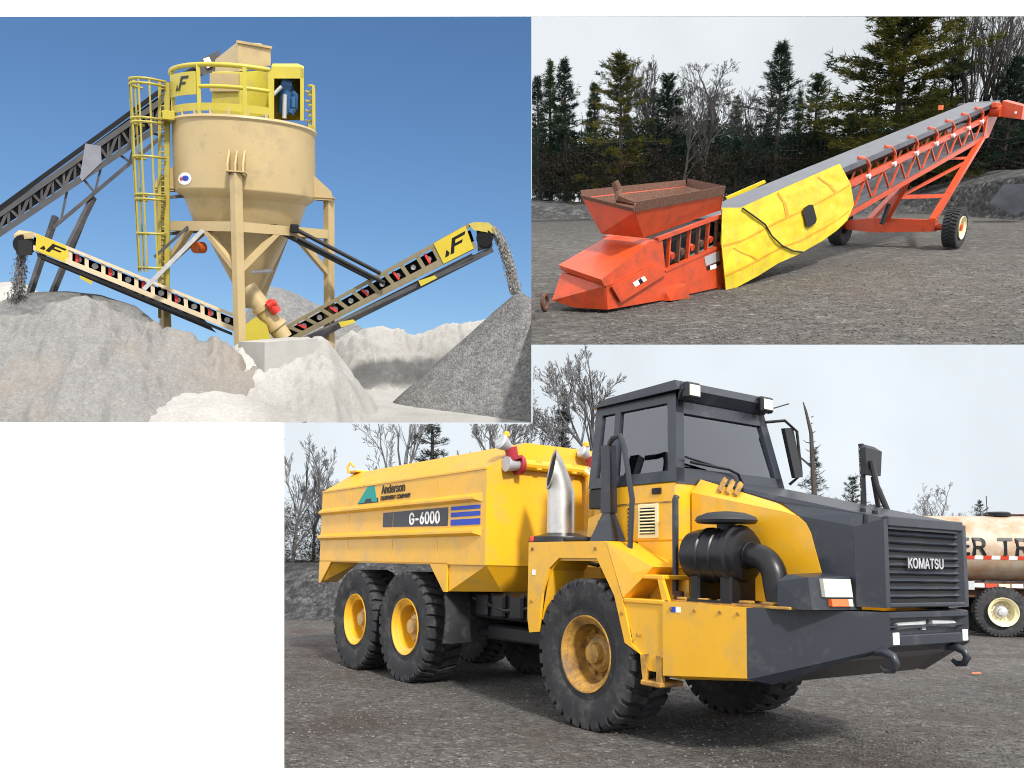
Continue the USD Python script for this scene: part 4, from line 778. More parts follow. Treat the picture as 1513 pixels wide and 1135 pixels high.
# front view mirror on the far bonnet edge
mb = MB(); mb.tube([(2.0, 2.1, 2.34), (1.97, 2.14, 2.75), (1.95, 2.16, 3.05)], .03); mb.tube([(2.25, 2.14, 2.3), (2.12, 2.15, 2.6), (2.06, 2.16, 2.86)], .03); mb.tube([(2.05, 2.3, 2.3), (2.05, 2.2, 2.7)], .025)
mm_ = part(T, 'front_mirror', mb, BLACK, 40)
part(mm_, 'mirror_housing', MB().hull([(1.98, 2.1, 2.72), (2.04, 2.1, 2.72), (1.98, 2.36, 2.72), (2.04, 2.36, 2.72), (1.99, 2.08, 3.0), (2.05, 2.08, 3.0), (1.99, 2.38, 2.98), (2.05, 2.38, 2.98), (2.0, 2.14, 3.04), (2.0, 2.32, 3.03)]), PLASTIC)
part(T, 'bonnet_bolt', MB().cyl((2.75, .9, 2.22), (2.75, .9, 2.27), .025).cyl((2.82, .97, 2.21), (2.82, .97, 2.25), .025), BLACK)

# ---------------------------------------------------------------- the old tank trailer at the right
p0 = S3.on(1484, 942, -H3); d24 = p0[1]; mpx = d24 / FPX
WT = thing('tank_trailer', 'old cream water tanker with rust streaks and red white tape at the right edge', 'tanker', S3, (p0[0], p0[1], -H3), rotz(-0.06))
def X(px): return (px - 1480) * mpx
def Zp(py): return (936 - py) * mpx
rr = (Zp(770) - Zp(861)) / 2; zc = (Zp(770) + Zp(861)) / 2
m = MB(); m.lathe([(.001, X(1372)), (rr * .6, X(1373)), (rr * .9, X(1378)), (rr, X(1384)), (rr, X(1700)), (rr * .9, X(1707)), (.001, X(1712))], (0, 1.1, zc), 'x', 64)
mm2 = m.mesh(); v_ = mm2.vertices.copy(); v_[:, 1] = 1.1 + (v_[:, 1] - 1.1) * 1.12
tb = part(WT, 'tank_body', trimesh.Trimesh(v_, mm2.faces, process=False), TANKC, 35)
def skin(px, z, lift=.006): q = (z - zc) / rr; return np.array([X(px), 1.1 - 1.12 * rr * math.sqrt(max(0, 1 - q * q)) - lift, z])
for word, xa in (('WATER', 1464), ('TRUCK', 1477)):
    mt = text(word, 23 * mpx, [[1, 0, 0, 0], [0, 1, 0, 0], [0, 0, 1, 0]], .004).mesh(); v_ = mt.vertices.copy(); tx = v_[:, 0] * .98; z_ = Zp(826) + v_[:, 1]; q = (z_ - zc) / rr
    v_ = np.stack([X(xa) + tx - (tx.max() if word == 'WATER' else 0), 1.1 - 1.12 * rr * np.sqrt(1 - q * q) - .022 - v_[:, 2], z_], 1); part(tb, 'lettering', trimesh.Trimesh(v_, mt.faces, process=False), BLACK)
for k in range(30):
    x0, x1 = 1386 + k * 10.6, 1386 + (k + 1) * 10.6
    part(tb, 'reflective_tape', MB().hull([skin(x, Zp(y_), e) for x in (x0, x1) for y_ in (827, 832) for e in (.002, .008)]), REDP if k % 2 else WHITEP)
m = MB(); m.box((X(1400), .25, Zp(872)), (X(1700), .42, Zp(863)), .02); m.box((X(1400), 1.8, Zp(872)), (X(1700), 1.95, Zp(863)), .02); m.box((X(1390), .5, Zp(885)), (X(1700), 1.7, Zp(872)), .02)
fr = part(WT, 'frame', m, RUST)
for k in range(14): part(fr, 'reflective_tape', MB().box((X(1400 + 16 * k), .243, Zp(870)), (X(1414 + 16 * k), .25, Zp(865))), (WHITEP, REDP, CREAM)[k % 3])
TW = tyre_mesh(34 * mpx, .3, 40)
for x in (1480, 1548):
    for v in (.2, 1.95):
        c = np.array([X(x), v, 33.5 * mpx]); R_ = 34 * mpx; s = -1 if v < 1 else 1
        w_ = part(WT, 'wheel', shifted(rim_mesh(R_, s).mesh(), c), CREAM, 35)
        vv = TW.vertices.copy(); part(w_, 'tyre', shifted(trimesh.Trimesh(vv, TW.faces, process=False), c), RUBBER, 25); part(w_, 'hub', shifted(hub_mesh(R_, s).mesh(), c), GALV, 35)
part(WT, 'hatch', MB().lathe([(.35, zc + rr - .02), (.36, zc + rr + .08), (.3, zc + rr + .12), (.001, zc + rr + .13)], (X(1495), 1.1, 0), n=24), BLACK, 30)
part(WT, 'hatch_rail', MB().box((X(1478), .9, zc + rr + .02), (X(1530), 1.2, zc + rr + .06), .01), RUST)
part(WT, 'aerial', MB().cyl((X(1482), 1.1, zc + rr - .02), (X(1482), 1.1, Zp(741)), .012), PLASTIC)
part(WT, 'mudguard', MB().box((X(1440), .1, Zp(874)), (X(1448), .45, Zp(862)), .01), GALV)
solo('orange_scrap', MB().hull([(0, 0, 0), (.16, .02, 0), (.05, .12, 0), (.12, .14, .012), (.02, .03, .015), (.15, .05, .02)]), AMBER, S3, S3.on(1436, 995, -H3 + .01), label='small orange scrap lying on the gravel right of the bumper', cat='litter')

# ---------------------------------------------------------------- the orange stacking conveyor: u up the belt, v across, w up
psi2 = 0.453
CR_ = np.array([[math.sin(psi2), -math.cos(psi2), 0], [math.cos(psi2), math.sin(psi2), 0], [0, 0, 1.0]])
CO = np.array([-1.199, 12.603, -H2])
K = thing('stacking_conveyor', 'long orange stacking conveyor with hopper, yellow tarp and two rubber wheels', 'conveyor', S2, CO, CR_)
def cv(px, py, v):
    d = S2.ray(px, py) @ CR_; o = -CO @ CR_; return o + d * ((v - o[1]) / d[1])
belt = lambda u: 0.885 + 0.16 * u
up_ = lambda u: 0.483 + 0.1659 * u
lo_ = lambda u: -0.17 + 0.181 * u
VW = 0.86
# tail: shroud, nose, side plates
part(K, 'tail_shroud', MB().hull([(-1.99, -.02, .45), (-.91, -.02, .85), (-.63, .84, .90), (-1.80, .84, .58), (-.60, -.02, .84), (-.50, -.02, .42), (-1.92, -.02, .36), (-1.74, .84, .5), (-.5, .84, .5), (-.45, .84, .9)]), ORANGE)
part(K, 'tail_nose', MB().hull([(-1.90, -.0, .358), (-1.84, 0, .05), (-1.55, 0, .05), (-1.5, 0, .40), (-1.76, .82, .48), (-2.0, .80, .13), (-1.5, .82, .1), (-1.94, .5, .2), (-1.93, .45, .05)]), ORANGE)
m = MB(); m.prism([(-1.84, .05), (-1.6, .045), (-.55, .02), (1.24, .03), (1.06, .65), (-.44, .40), (-.52, .43), (-1.2, .40), (-1.88, .38)], 'uw', -.012, .02)
m.prism([(-1.5, .05), (1.6, .02), (1.5, .6), (-.44, .40)], 'uw', VW - .02, VW)
part(K, 'side_plate', m, ORANGE)
m = MB(); m.bar((-.72, 0, .86), (1.35, 0, 1.135), .07, .05); m.bar((-.72, VW, .86), (1.35, VW, 1.135), .07, .05); m.bar((-.5, 0.01, .42), (1.3, 0.01, .69), .07, .04)
part(K, 'hopper_rail', m, ORANGE)
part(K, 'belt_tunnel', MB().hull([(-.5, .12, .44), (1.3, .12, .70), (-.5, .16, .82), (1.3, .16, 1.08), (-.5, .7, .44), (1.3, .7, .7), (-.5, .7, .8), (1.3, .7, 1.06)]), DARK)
for k in range(6):
    u = -.38 + .26 * k; z0, z1 = .43 + .147 * (u + .44), .86 + .135 * (u + .7)
    part(K, 'roller_bracket', MB().bar((u, .03, z0), (u + .03, .03, z1), .05, .035, up=(1, 0, 0)).cyl((u + .13, .02, z0 + .16), (u + .13, .1, z0 + .18), .05, n=12), RUST if k % 2 else ORANGE)
g0, g1, g2, g3 = (cv(*p, -.06) for p in ((904, 423), (971, 390), (985, 405), (918, 447)))
part(K, 'guard_flap', MB().hull([p + [0, s, 0] for p in (g0, g1, g2, g3) for s in (0, .025)]), ORANGE)
s0, s1, s2, s3 = (cv(*p, -.064) for p in ((935, 418), (952, 408), (956, 414), (939, 424)))
part(K, 'sticker', MB().hull([p + [0, s, 0] for p in (s0, s1, s2, s3) for s in (0, .003)]), WHITEP)
s0, s1, s2, s3 = (cv(*p, -.066) for p in ((943, 414), (947, 411), (951, 417), (946, 420)))
part(K, 'sticker', MB().hull([p + [0, s, 0] for p in (s0, s1, s2, s3) for s in (0, .003)]), BLACK)
def plate(a, m_, v=-.018, name='sticker'):
    P = [cv(*p, v) for p in a]; part(K, name, MB().hull([p + [0, s, 0] for p in P for s in (0, .004)]), m_)
plate([(1041, 380), (1062, 371), (1064, 385), (1043, 393)], GALV); plate([(1044, 394), (1064, 386), (1065, 391), (1045, 400)], BLACK); plate([(1049, 393), (1058, 390), (1059, 396), (1050, 399)], WHITEP, -.02)
part(K, 'skid_foot', MB().hull([(-.55, -.15, .02), (-.05, -.15, .0), (-.5, .1, .0), (0, .1, .0), (-.4, -.15, .17), (-.12, -.15, .2), (-.4, .1, .2), (-.1, .1, .22)]), ORANGE)
c = np.array([-2.12, .82, .12]); a = np.linspace(0, 2 * math.pi, 17); part(K, 'tow_eye', MB().tube(np.stack([c[0] + .10 * np.cos(a), c[1] + .04 * np.cos(a), c[2] + .10 * np.sin(a)], 1), .028, 8), RUST, 40)
# hopper: four flared plates with rusty upstands and a rusty inside
B = [np.array(p) for p in ((-1.0, .02, .90), (1.03, .02, 1.17), (1.03, VW - .02, 1.17), (-.85, VW - .02, .93))]
R_ = [cv(938, 313, -.14), cv(1069, 291, -.10), cv(1014, 276, VW + .12), cv(860, 293, VW + .12)]
R_[1] = cv(1069, 288, -.10)
def slab(p, q, r_, s_, th):
    P = np.array([p, q, r_, s_]); n = np.cross(P[1] - P[0], P[3] - P[0]); n /= np.linalg.norm(n); return MB().hull(np.vstack([P, P + n * th]))
for i in range(4):
    j = (i + 1) % 4; part(K, 'hopper_plate', slab(B[i], B[j], R_[j], R_[i], -.02 if True else .02), ORANGE)
ctr = np.mean(B + R_, 0)
for i in range(4):
    j = (i + 1) % 4; f_ = lambda p: p + (ctr - p) * .045 * np.array([1, 1, 0]); part(K, 'hopper_lining', slab(f_(B[i]), f_(B[j]), f_(R_[j]), f_(R_[i]), .012), RUST)
upst = np.array([0, 0, .12])
for i, e in ((0, 1.0), (3, .4), (1, 1.0), (2, .8)):
    j = (i + 1) % 4; o = (R_[i] + R_[j]) / 2 - ctr; o = o / np.linalg.norm(o) * .03; part(K, 'hopper_upstand', slab(R_[i], R_[j], R_[j] + upst * e + o, R_[i] + upst * e + o, .012), RUST)
q = cv(908, 287, .3); part(K, 'broken_chain', MB().tube([q + [0, 0, .16], q + [.03, -.05, .03], q + [-.04, -.1, -.05], q + [.1, -.25, -.12]], [.05, .06, .07, .03], 7), RUST)
# belt in lengths with a splice between, return belt
us = np.array([1.0, 3.4, 5.6, 7.9, 10.1, 12.0, 13.3, 14.75])
for a, b in zip(us[:-1], us[1:]):
    m = MB(); m.hull([(a, -.07, belt(a)), (b - .015, -.07, belt(b)), (a, .2, belt(a) - .0), (b - .015, .2, belt(b)), (a, -.07, belt(a) - .10), (b - .015, -.07, belt(b) - .10), (a, .2, belt(a) - .03), (b - .015, .2, belt(b) - .03)])
    m.hull([(a, .2, belt(a)), (b - .015, .2, belt(b)), (a, VW - .2, belt(a) + .01), (b - .015, VW - .2, belt(b) + .01), (a, .2, belt(a) - .03), (b - .015, .2, belt(b) - .03), (a, VW - .2, belt(a) - .03), (b - .015, VW - .2, belt(b) - .03)])
    part(K, 'belt', m, BELT)
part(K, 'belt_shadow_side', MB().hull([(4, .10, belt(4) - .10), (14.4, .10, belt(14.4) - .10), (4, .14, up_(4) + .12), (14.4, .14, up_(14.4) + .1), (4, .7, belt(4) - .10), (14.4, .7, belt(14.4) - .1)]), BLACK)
part(K, 'return_belt', MB().hull([(1.5, -.02, lo_(1.5) + .055), (14.2, -.02, lo_(14.2) + .055), (1.5, .7, lo_(1.5) + .055), (14.2, .7, lo_(14.2) + .055), (1.5, -.02, lo_(1.5) + .085), (14.2, -.02, lo_(14.2) + .085), (1.5, .7, lo_(1.5) + .085), (14.2, .7, lo_(14.2) + .085)]), BELT)
for u in (6.35, 7.65, 8.9, 10.1, 11.2, 12.3, 13.3):
    pts = [(u + .12, -.05, up_(u + .12)), (u + .12, -.06, up_(u) + .20), (u + .05, -.06, belt(u) - .10), (u - .08, -.05, belt(u) - .03), (u - .25, .02, belt(u) - .01)]
    part(K, 'idler_bracket', MB().tube(pts, .038, 7), ORANGE, 40)
    part(K, 'idler_bolt', MB().cyl((u + .12, -.10, up_(u + .12)), (u + .12, -.02, up_(u + .12)), .05, n=10), WHITEP)
# truss
for v in (0.0, VW):
    part(K, 'top_chord', MB().bar((1.0, v, up_(1.0)), (14.3, v, up_(14.3)), .07, .12), ORANGE)
    part(K, 'bottom_chord', MB().bar((1.0, v, lo_(1.0)), (14.3, v, lo_(14.3)), .07, .10), ORANGE)
    n = 20; uu = np.linspace(5.6, 14.1, n)
    for i in range(n - 1):
        a, b = uu[i], uu[i + 1]
        part(K, 'truss_brace', MB().bar((a, v, up_(a) - .04) if i % 2 == 0 else (a, v, lo_(a) + .03), (b, v, lo_(b) + .03) if i % 2 == 0 else (b, v, up_(b) - .04), .035), ORANGE)
for u in np.linspace(5.8, 13.9, 8):
    part(K, 'cross_tie', MB().bar((u, .0, lo_(u)), (u, VW, lo_(u)), .04).bar((u, 0, up_(u)), (u, VW, lo_(u)), .03), ORANGE)
# axle, wheels, struts
AU, AW = 9.75, .46
part(K, 'axle_beam', MB().hull([(AU + x, v, AW + z) for v, a, b in ((-.42, .10, .12), (.9, .16, .16), (1.55, .10, .10)) for x in (-a, a) for z in (-b, b)]), ORANGE)
part(K, 'axle_stub', MB().cyl((AU, -.95, .42), (AU, -.4, .44), .07).cyl((AU, 1.5, .44), (AU, 1.9, .42), .07), ORANGE)
TWH = tyre_mesh(.43, .30, 34)
for v, s in ((-.80, -1), (1.72, 1)):
    c = np.array([AU, v, .425]); w_ = part(K, 'wheel', shifted(rim_mesh(.43, s * .55).mesh(), c + [0, s * .02, 0]), CREAM, 35)
    vv = TWH.vertices.copy(); vv[:, 2] = np.maximum(vv[:, 2], -.422); part(w_, 'tyre', shifted(trimesh.Trimesh(vv, TWH.faces, process=False), c), RUBBER, 25); part(w_, 'hub', shifted(MB().cyl((0, s * .0, 0), (0, s * .13, 0), .06, .045).mesh(), c), ORANGE)
A1 = np.array([AU, -.32, AW + .1]); A2 = np.array([AU, 1.05, AW + .1])
H1 = np.array([13.85, 0, lo_(13.85)]); Q1 = np.array([8.95, .02, up_(8.95)])
part(K, 'main_strut', MB().bar(H1, A1, .13, .11), ORANGE); part(K, 'main_strut', MB().bar(H1 + [0, VW, 0], A2, .13, .11), ORANGE)
S2_ = cv(1300, 325, .35); part(K, 'rear_strut', MB().bar((8.95, 0.02, lo_(8.95)), (AU - .15, .62, AW + .12), .10), ORANGE)
mid = lambda a, b, t_: a + (b - a) * t_
L1 = mid(np.array([8.95, .02, lo_(8.95)]), np.array([AU - .15, .62, AW + .12]), .42)
part(K, 'strut_tie', MB().bar(L1, mid(H1, A1, .72), .085), ORANGE); part(K, 'strut_tie', MB().bar(L1, mid(H1, A1, .30), .06), ORANGE)
part(K, 'strut_tie', MB().bar((11.2, .4, lo_(11.2)), mid(H1, A1, .26), .06), ORANGE); part(K, 'cylinder', MB().cyl((8.6, .35, .55), (8.75, .3, .95), .05), BLACK)
# head end: side plate, drum, motor and its guard standing out sideways
part(K, 'head_plate', MB().prism([(13.8, lo_(13.8)), (14.25, 2.35), (14.75, 2.85), (14.95, 3.2), (14.3, 3.1), (13.9, 2.85)], 'uw', -.05, -.01).prism([(13.8, lo_(13.8)), (14.25, 2.35), (14.75, 2.85), (14.95, 3.2), (14.3, 3.1), (13.9, 2.85)], 'uw', VW, VW + .03), ORANGE)
part(K, 'head_drum', MB().cyl((14.6, .0, 3.03), (14.6, VW, 3.03), .2), BLACK, 40)
part(K, 'motor', MB().cyl((14.1, -.06, 2.98), (14.1, -.28, 2.96), .14).box((13.9, -.24, 3.02), (14.2, -.08, 3.17), .03), ORANGE, 30)
b0 = cv(1475, 154, -.45); b1 = cv(1506, 173, -.45)
part(K, 'motor_guard', MB().hull([(14.2, -.26, 2.83), (14.2, -.26, 3.20), (14.6, -.26, 2.83), (14.6, -.26, 3.24), (14.2, -.74, 2.74), (14.2, -.74, 3.04), (14.6, -.74, 2.74), (14.6, -.74, 3.08)]), ORANGE)
part(K, 'sticker', MB().box((14.185, -.62, 2.88), (14.199, -.57, 2.93)), WHITEP)
part(K, 'beacon', MB().cyl((13.2, VW, belt(13.2) + .03), (13.2, VW, belt(13.2) + .14), .06), AMBER, 30)
part(K, 'white_drum', MB().cyl((13.1, .1, 2.55), (13.1, .5, 2.55), .14), WHITEP, 30)
# tarp hung over the near side, with sewn straps, a window and a rope
def edge(pts, n):
    pts = np.array(pts, float); d = np.r_[0, np.cumsum(np.linalg.norm(np.diff(pts, axis=0), axis=1))]; t_ = np.linspace(0, d[-1], n); return np.stack([np.interp(t_, d, pts[:, i]) for i in (0, 1)], 1)
NU, NV = 70, 36
top = edge([(1067, 307), (1095, 307), (1170, 273), (1241, 242)], NU); bot = edge([(1073, 433), (1090, 424), (1120, 408), (1150, 389), (1180, 376), (1215, 356), (1236, 341), (1252, 326)], NU)
lef = edge([(1067, 307), (1066, 360), (1073, 433)], NV); rig = edge([(1241, 242), (1257, 272), (1262, 302), (1252, 326)], NV)
sU, sV = np.linspace(0, 1, NU)[:, None, None], np.linspace(0, 1, NV)[None, :, None]
P = (1 - sV) * top[:, None] + sV * bot[:, None] + (1 - sU) * lef[None] + sU * rig[None] - ((1 - sU) * (1 - sV) * top[0] + sU * (1 - sV) * top[-1] + (1 - sU) * sV * bot[0] + sU * sV * bot[-1])
G = np.zeros((NU, NV, 3))
for i in range(NU):
    for j in range(NV):
        s_, t_ = i / (NU - 1), j / (NV - 1)
        vv = -.085 - .10 * t_ * (1 - .5 * t_) - .05 * (meshkit.fbm(np.array([s_ * 9, t_ * 4.0, 1.0]), 3, 4) - .5) * min(1, 4 * t_ + .3) - .014 * math.sin(s_ * 20 + 3 * t_) * t_ ** 2 * .7 - .0 * s_
        G[i, j] = cv(*P[i, j], vv)
if True:
    V = np.vstack([G.reshape(-1, 3), G.reshape(-1, 3) + [0, .012, 0]]); n = NU * NV
    F = [[i * NV + j, i * NV + j + 1, (i + 1) * NV + j + 1, (i + 1) * NV + j] for i in range(NU - 1) for j in range(NV - 1)]
    F = F + [[d + n, c + n, b + n, a + n] for a, b, c, d in F]
    tarp = part(K, 'tarp', MB().raw(V, F), TARP, 50)
def onT(s_, t_, lift=.012):
    i, j = s_ * (NU - 1), t_ * (NV - 1); i0, j0 = min(int(i), NU - 2), min(int(j), NV - 2); a, b = i - i0, j - j0
    return (G[i0, j0] * (1 - a) * (1 - b) + G[i0 + 1, j0] * a * (1 - b) + G[i0, j0 + 1] * (1 - a) * b + G[i0 + 1, j0 + 1] * a * b) + [0, -lift, 0]
def ribbon(path_, w_, m_, name, lift=.006, n=60):
    path_ = np.array(path_); d = np.r_[0, np.cumsum(np.linalg.norm(np.diff(path_, axis=0), axis=1))]; L, Rr = [], []
    for t_ in np.linspace(0, d[-1], n):
        q = np.array([np.interp(t_, d, path_[:, i]) for i in (0, 1)]); q2 = np.array([np.interp(min(t_ + .01, d[-1]), d, path_[:, i]) for i in (0, 1)]); q1 = np.array([np.interp(max(t_ - .01, 0), d, path_[:, i]) for i in (0, 1)])
        e = q2 - q1; e = np.array([-e[1] * .55, e[0] / .55]); e /= np.linalg.norm(e / [1, .55]) + 1e-9
        L.append(onT(*np.clip(q + e * w_ * [1, 1], 0, 1), lift)); Rr.append(onT(*np.clip(q - e * w_, 0, 1), lift))
    V = np.vstack([L, Rr]); F = [[i, i + 1, n + i + 1, n + i] for i in range(n - 1)]; part(tarp, name, MB().raw(V, F), m_, 50)
ribbon([(0.01, .45), (.35, .42), (.7, .40), (.99, .38)], .022, STRAP, 'strap'); ribbon([(0.01, .80), (.3, .78), (.6, .80), (.97, .78)], .022, STRAP, 'strap')
ribbon([(.46, .02), (.50, .2), (.50, .42)], .012, STRAP, 'strap'); ribbon([(.8, .05), (.86, .25), (.88, .40)], .012, STRAP, 'strap'); ribbon([(.08, .5), (.2, .68), (.26, .8)], .010, STRAP, 'strap'); pass
hw = []
for s_, t_ in ((.608, .37), (.655, .355), (.685, .38), (.695, .60), (.68, .645), (.63, .66), (.615, .62), (.603, .42)): hw.append(onT(s_, t_, .035))
part(tarp, 'window_opening', MB().raw(hw + [np.mean(hw, 0)], [[i, (i + 1) % 8, 8] for i in range(8)]), DARK)
part(K, 'rope', MB().tube([onT(s_, t_, .025) for s_, t_ in ((.15, .01), (.24, .18), (.32, .36), (.36, .55), (.43, .75), (.52, .90), (.60, .985))], .014, 7), BLACK, 40)
q0, q1, q2, q3 = (cv(*p, VW + .03) for p in ((1073, 291), (1130, 266), (1132, 270), (1076, 298)))
part(K, 'tarp_far_edge', MB().hull([p + [0, s, 0] for p in (q0, q1, q2, q3) for s in (0, .02)]), TARP)
# sheet of rubber lying on the berm
q = [S2.at(*p) for p in ((1461, 300, 30.2), (1482, 273, 30.9), (1530, 271, 30.9), (1524, 306, 30.3), (1499, 317, 30.1))]
solo('rubber_sheet', MB().hull([p + [0, s, s * .3] for p in q for s in (0, -.06)]), mat('dark_sheet', (.035, .038, .045), .95, .2, .6, spec=.08), S2, label='dark rubber sheet slumped on the stone berm at the right edge', cat='sheet')

# ---------------------------------------------------------------- the sand yard: ground, piles, far bank
def q1(px, py, Y=44.0): return S1.at(px, py, Y)
def yard1(X, Y): return G1 + 0.25 * fb(X, Y, 3.0, 21, 5) - 9 * fade(58, 72, Y)
y1 = sheet(np.linspace(-40, 30, 240), np.concatenate([np.linspace(26, 48, 150), np.linspace(48.5, 80, 40)]), yard1)
def trim1(m):
    n = np.cross(S1.ray(785, 100), S1.ray(785, 900)); n /= np.linalg.norm(n)
    if n @ S1.ray(500, 500) < 0: n = -n
    return trimesh.intersections.slice_mesh_plane(m, n, [0, 0, 0])
wy = S1.M[1]
def back1(m, k=6.0):
    wn = np.array([-k, 16.0, 0]); wn /= np.linalg.norm(wn)                # the front edge of the sand runs along the top of the backdrop and the white board
    return trimesh.intersections.slice_mesh_plane(m, wn @ S1.M, np.array([-8.6, 32.9, 0]) @ S1.M)
def keep_ground(m):
    px = S1.pix(m.vertices); wy_ = S1.world(m.vertices)[:, 1]; ok = (px[:, 0] < 425) | (wy_ > 32.75); f = m.faces[ok[m.faces].all(1)]; m = trimesh.Trimesh(m.vertices, f, process=False); m.remove_unreferenced_vertices(); return m
solo('sand_ground', keep_ground(trim1(y1)), SAND, S1, smooth=True, kind='structure')
def ridge(name, sil, Yr, front, back, m_, label, amp=0.35, cl=0.9, seed=1, group=None, step=0.11, sharp=0.5, gul=0.0, crev=0.0, base=G1 - 0.3):
    """A heap with the given crest line: slopes that fall to the ground before and behind it, with gullies and clods."""
    P = np.array([S1.at(x, y, Yr) for x, y in sil]); x0, x1 = P[0, 0], P[-1, 0]
    depth_f = (P[:, 2].max() - base) / front + 3.0; depth_b = min((P[:, 2].max() - base) / back + .5, 9)
    xs = np.arange(x0, x1, step); ys = np.arange(Yr - depth_f, Yr + depth_b, step)
    def z(X, Y):
        cz = np.interp(X + .5 * fb(X, Y, 2.2, seed + 3, 3), P[:, 0], P[:, 2]); d = Y - Yr + .9 * fb(X, 0 * Y, 3.0, seed, 3)
        sl = np.where(d < 0, front, back); h = cz - sl * (np.sqrt(d * d + sharp ** 2) - sharp) - crev * 9 * np.maximum(0, .07 - np.abs(fb(X, Y * .6, 1.6, seed + 13, 4))) * fade(.45, .62, fb(X, Y, 4.0, seed + 15, 2) + .55)
        n_ = amp * fb(X, Y, cl, seed + 7, 5) + .22 * amp * fb(X, Y, cl * .3, seed + 11, 3) + gul * np.abs(fb(X * 1.0, Y * .25, .55, seed + 9, 4))
        return h + n_ * fade(0, 1.2, np.abs(d) + .5)
    m = sheet(xs, ys, z, keep=lambda V: V[:, 2] > base - .2)
    p = path('/World', name); g = usdkit.mesh(stage, p, back1(trim1(m), 70.0 if x0 < -8 else 6.0), m_, 60); g.AddTransformOp().Set(S1.matrix()); tag(g.GetPrim(), label=label, cat='sand pile', group=group or 'heaps of the sand yard')
ridge('sand_pile', [(-70, 500), (-30, 486), (0, 474), (40, 464), (90, 446), (130, 437), (160, 445), (200, 462), (240, 480), (285, 492), (320, 505), (350, 527), (390, 560), (430, 592), (480, 625), (520, 650)], 38.5, .75, .9, SANDT, 'large tan and grey sand heap under the left conveyor, rough with clods', 1.5, 1.5, 31, gul=1.2, crev=.6)
ridge('sand_pile', [(-70, 475), (-20, 452), (10, 440), (50, 432), (100, 430), (150, 436), (200, 452), (260, 500), (320, 560)], 41.6, .8, .9, SANDG, 'smooth grey sand heap behind the tan heap, under the left conveyor head', .3, 1.5, 32)
ridge('sand_pile', [(470, 520), (495, 505), (520, 487), (545, 484), (565, 483), (588, 489), (605, 499), (625, 494), (650, 483), (690, 479), (730, 474), (800, 470), (840, 480)], 51.5, .62, .8, SAND, 'white sand ridge with a jagged crest beneath the right conveyor', 1.3, .8, 33, gul=1.0, crev=.5)
ridge('sand_pile', [(280, 600), (310, 560), (335, 520), (360, 506), (390, 503), (440, 500), (470, 498), (486, 505), (500, 522), (525, 552), (552, 590), (575, 640)], 39.6, .62, 1.3, SAND, 'bright white sand mound at the foot of the silo, around the concrete block', 1.0, .9, 34, gul=.5, crev=.3)
ridge('sand_pile', [(-60, 600), (0, 592), (40, 586), (90, 590), (140, 594), (200, 590), (260, 582), (320, 578), (370, 588), (420, 604), (480, 618), (540, 626)], 35.4, .45, .6, SAND, 'low rough bank of white sand along the front left', .45, .7, 35)
ridge('gravel_pile', [(545, 640), (565, 610), (600, 578), (640, 542), (690, 497), (735, 457), (760, 435), (770, 432), (785, 440), (820, 470)], 41.5, .82, .9, GRAVG, 'dark grey gravel cone at the right edge, fed by the right conveyor', .16, .5, 36, sharp=.25)
ridge('far_bank', [(360, 470), (385, 430), (398, 423), (415, 426), (440, 436), (475, 452), (520, 475), (560, 500)], 66.0, .5, .6, SANDG, 'hazy grey heap far behind the silo legs', .5, 2.5, 37)
ridge('far_bank', [(-60, 430), (-20, 418), (20, 416), (45, 424), (70, 440), (100, 470)], 60.0, .6, .6, SAND, 'pale heap far behind at the left edge under the dark truss', .6, 1.6, 38)
blk = MB(); a = q1(391, 504, 37.6); blk.hull([q1(*p) for p in ((352, 505, 39.2), (391, 506, 37.4), (352, 566, 39.2), (391, 575, 37.4), (470, 500, 38.8), (470, 570, 38.8), (430, 498, 40.4), (430, 560, 40.4))])
solo('concrete_block', blk, CONC, S1, label='square pale concrete block half buried in the white sand below the silo', cat='block')

# ---------------------------------------------------------------- the silo plant
SC = 44.0 / FPX
so = q1(363, 235); so[2] = q1(363, 520)[2]; SIL = thing('silo', 'tall beige storage silo with cone bottom, yellow railings and four legs', 'silo', S1, so)
def L(px, py, Y=44.0): return S1.at(px, py, Y) - so                      # point of the silo's own frame
zz = lambda py: (S1.at(363, py, 42.0) - so)[2]
r_ = lambda p: p * SC * 0.875
m = MB(); m.lathe([(r_(100), zz(176)), (r_(106), zz(178)), (r_(107), zz(181)), (r_(104), zz(184)), (r_(104), zz(282)), (r_(103), zz(285)), (r_(98), zz(290)), (r_(92), zz(294)), (r_(89), zz(297))], n=72)
part(SIL, 'drum', m, BEIGE, 40)
part(SIL, 'roof_deck', MB().lathe([(.001, zz(175)), (r_(101), zz(176.5))], n=48), BEIGE)
part(SIL, 'upper_cone', MB().lathe([(r_(90), zz(296)), (r_(78), zz(332)), (r_(76), zz(335))], n=72), BEIGE, 40)
part(SIL, 'lower_cone', MB().lathe([(r_(66), zz(338)), (r_(15), zz(440)), (r_(15), zz(458)), (r_(12), zz(458))], n=48), BEIGE, 40)
for k in range(26):                                                       # seam rivets on the drum
    a = -1.9 + .11 * k
    for z in (zz(216), zz(238)): pass
mb = MB()
for z in (zz(207), zz(232), zz(258)):
    for k in range(30):
        a = -2.9 + .2 * k; d = np.array([math.cos(a), math.sin(a), 0]); mb.add(trimesh.creation.icosphere(subdivisions=0, radius=.02), np.array([[1, 0, 0, d[0] * r_(104)], [0, 1, 0, d[1] * r_(104)], [0, 0, 1, z], [0, 0, 0, 1.0]]))
rv = part(SIL, 'drum_bolts', mb, BEIGE); tag(stage.GetPrimAtPath(rv), kind='stuff')
def ondrum(px, z, lift=.01):
    x = (px - 363) * SC * .875; return np.array([x, -math.sqrt(max(r_(104) ** 2 - x * x, 0)) - lift, z])
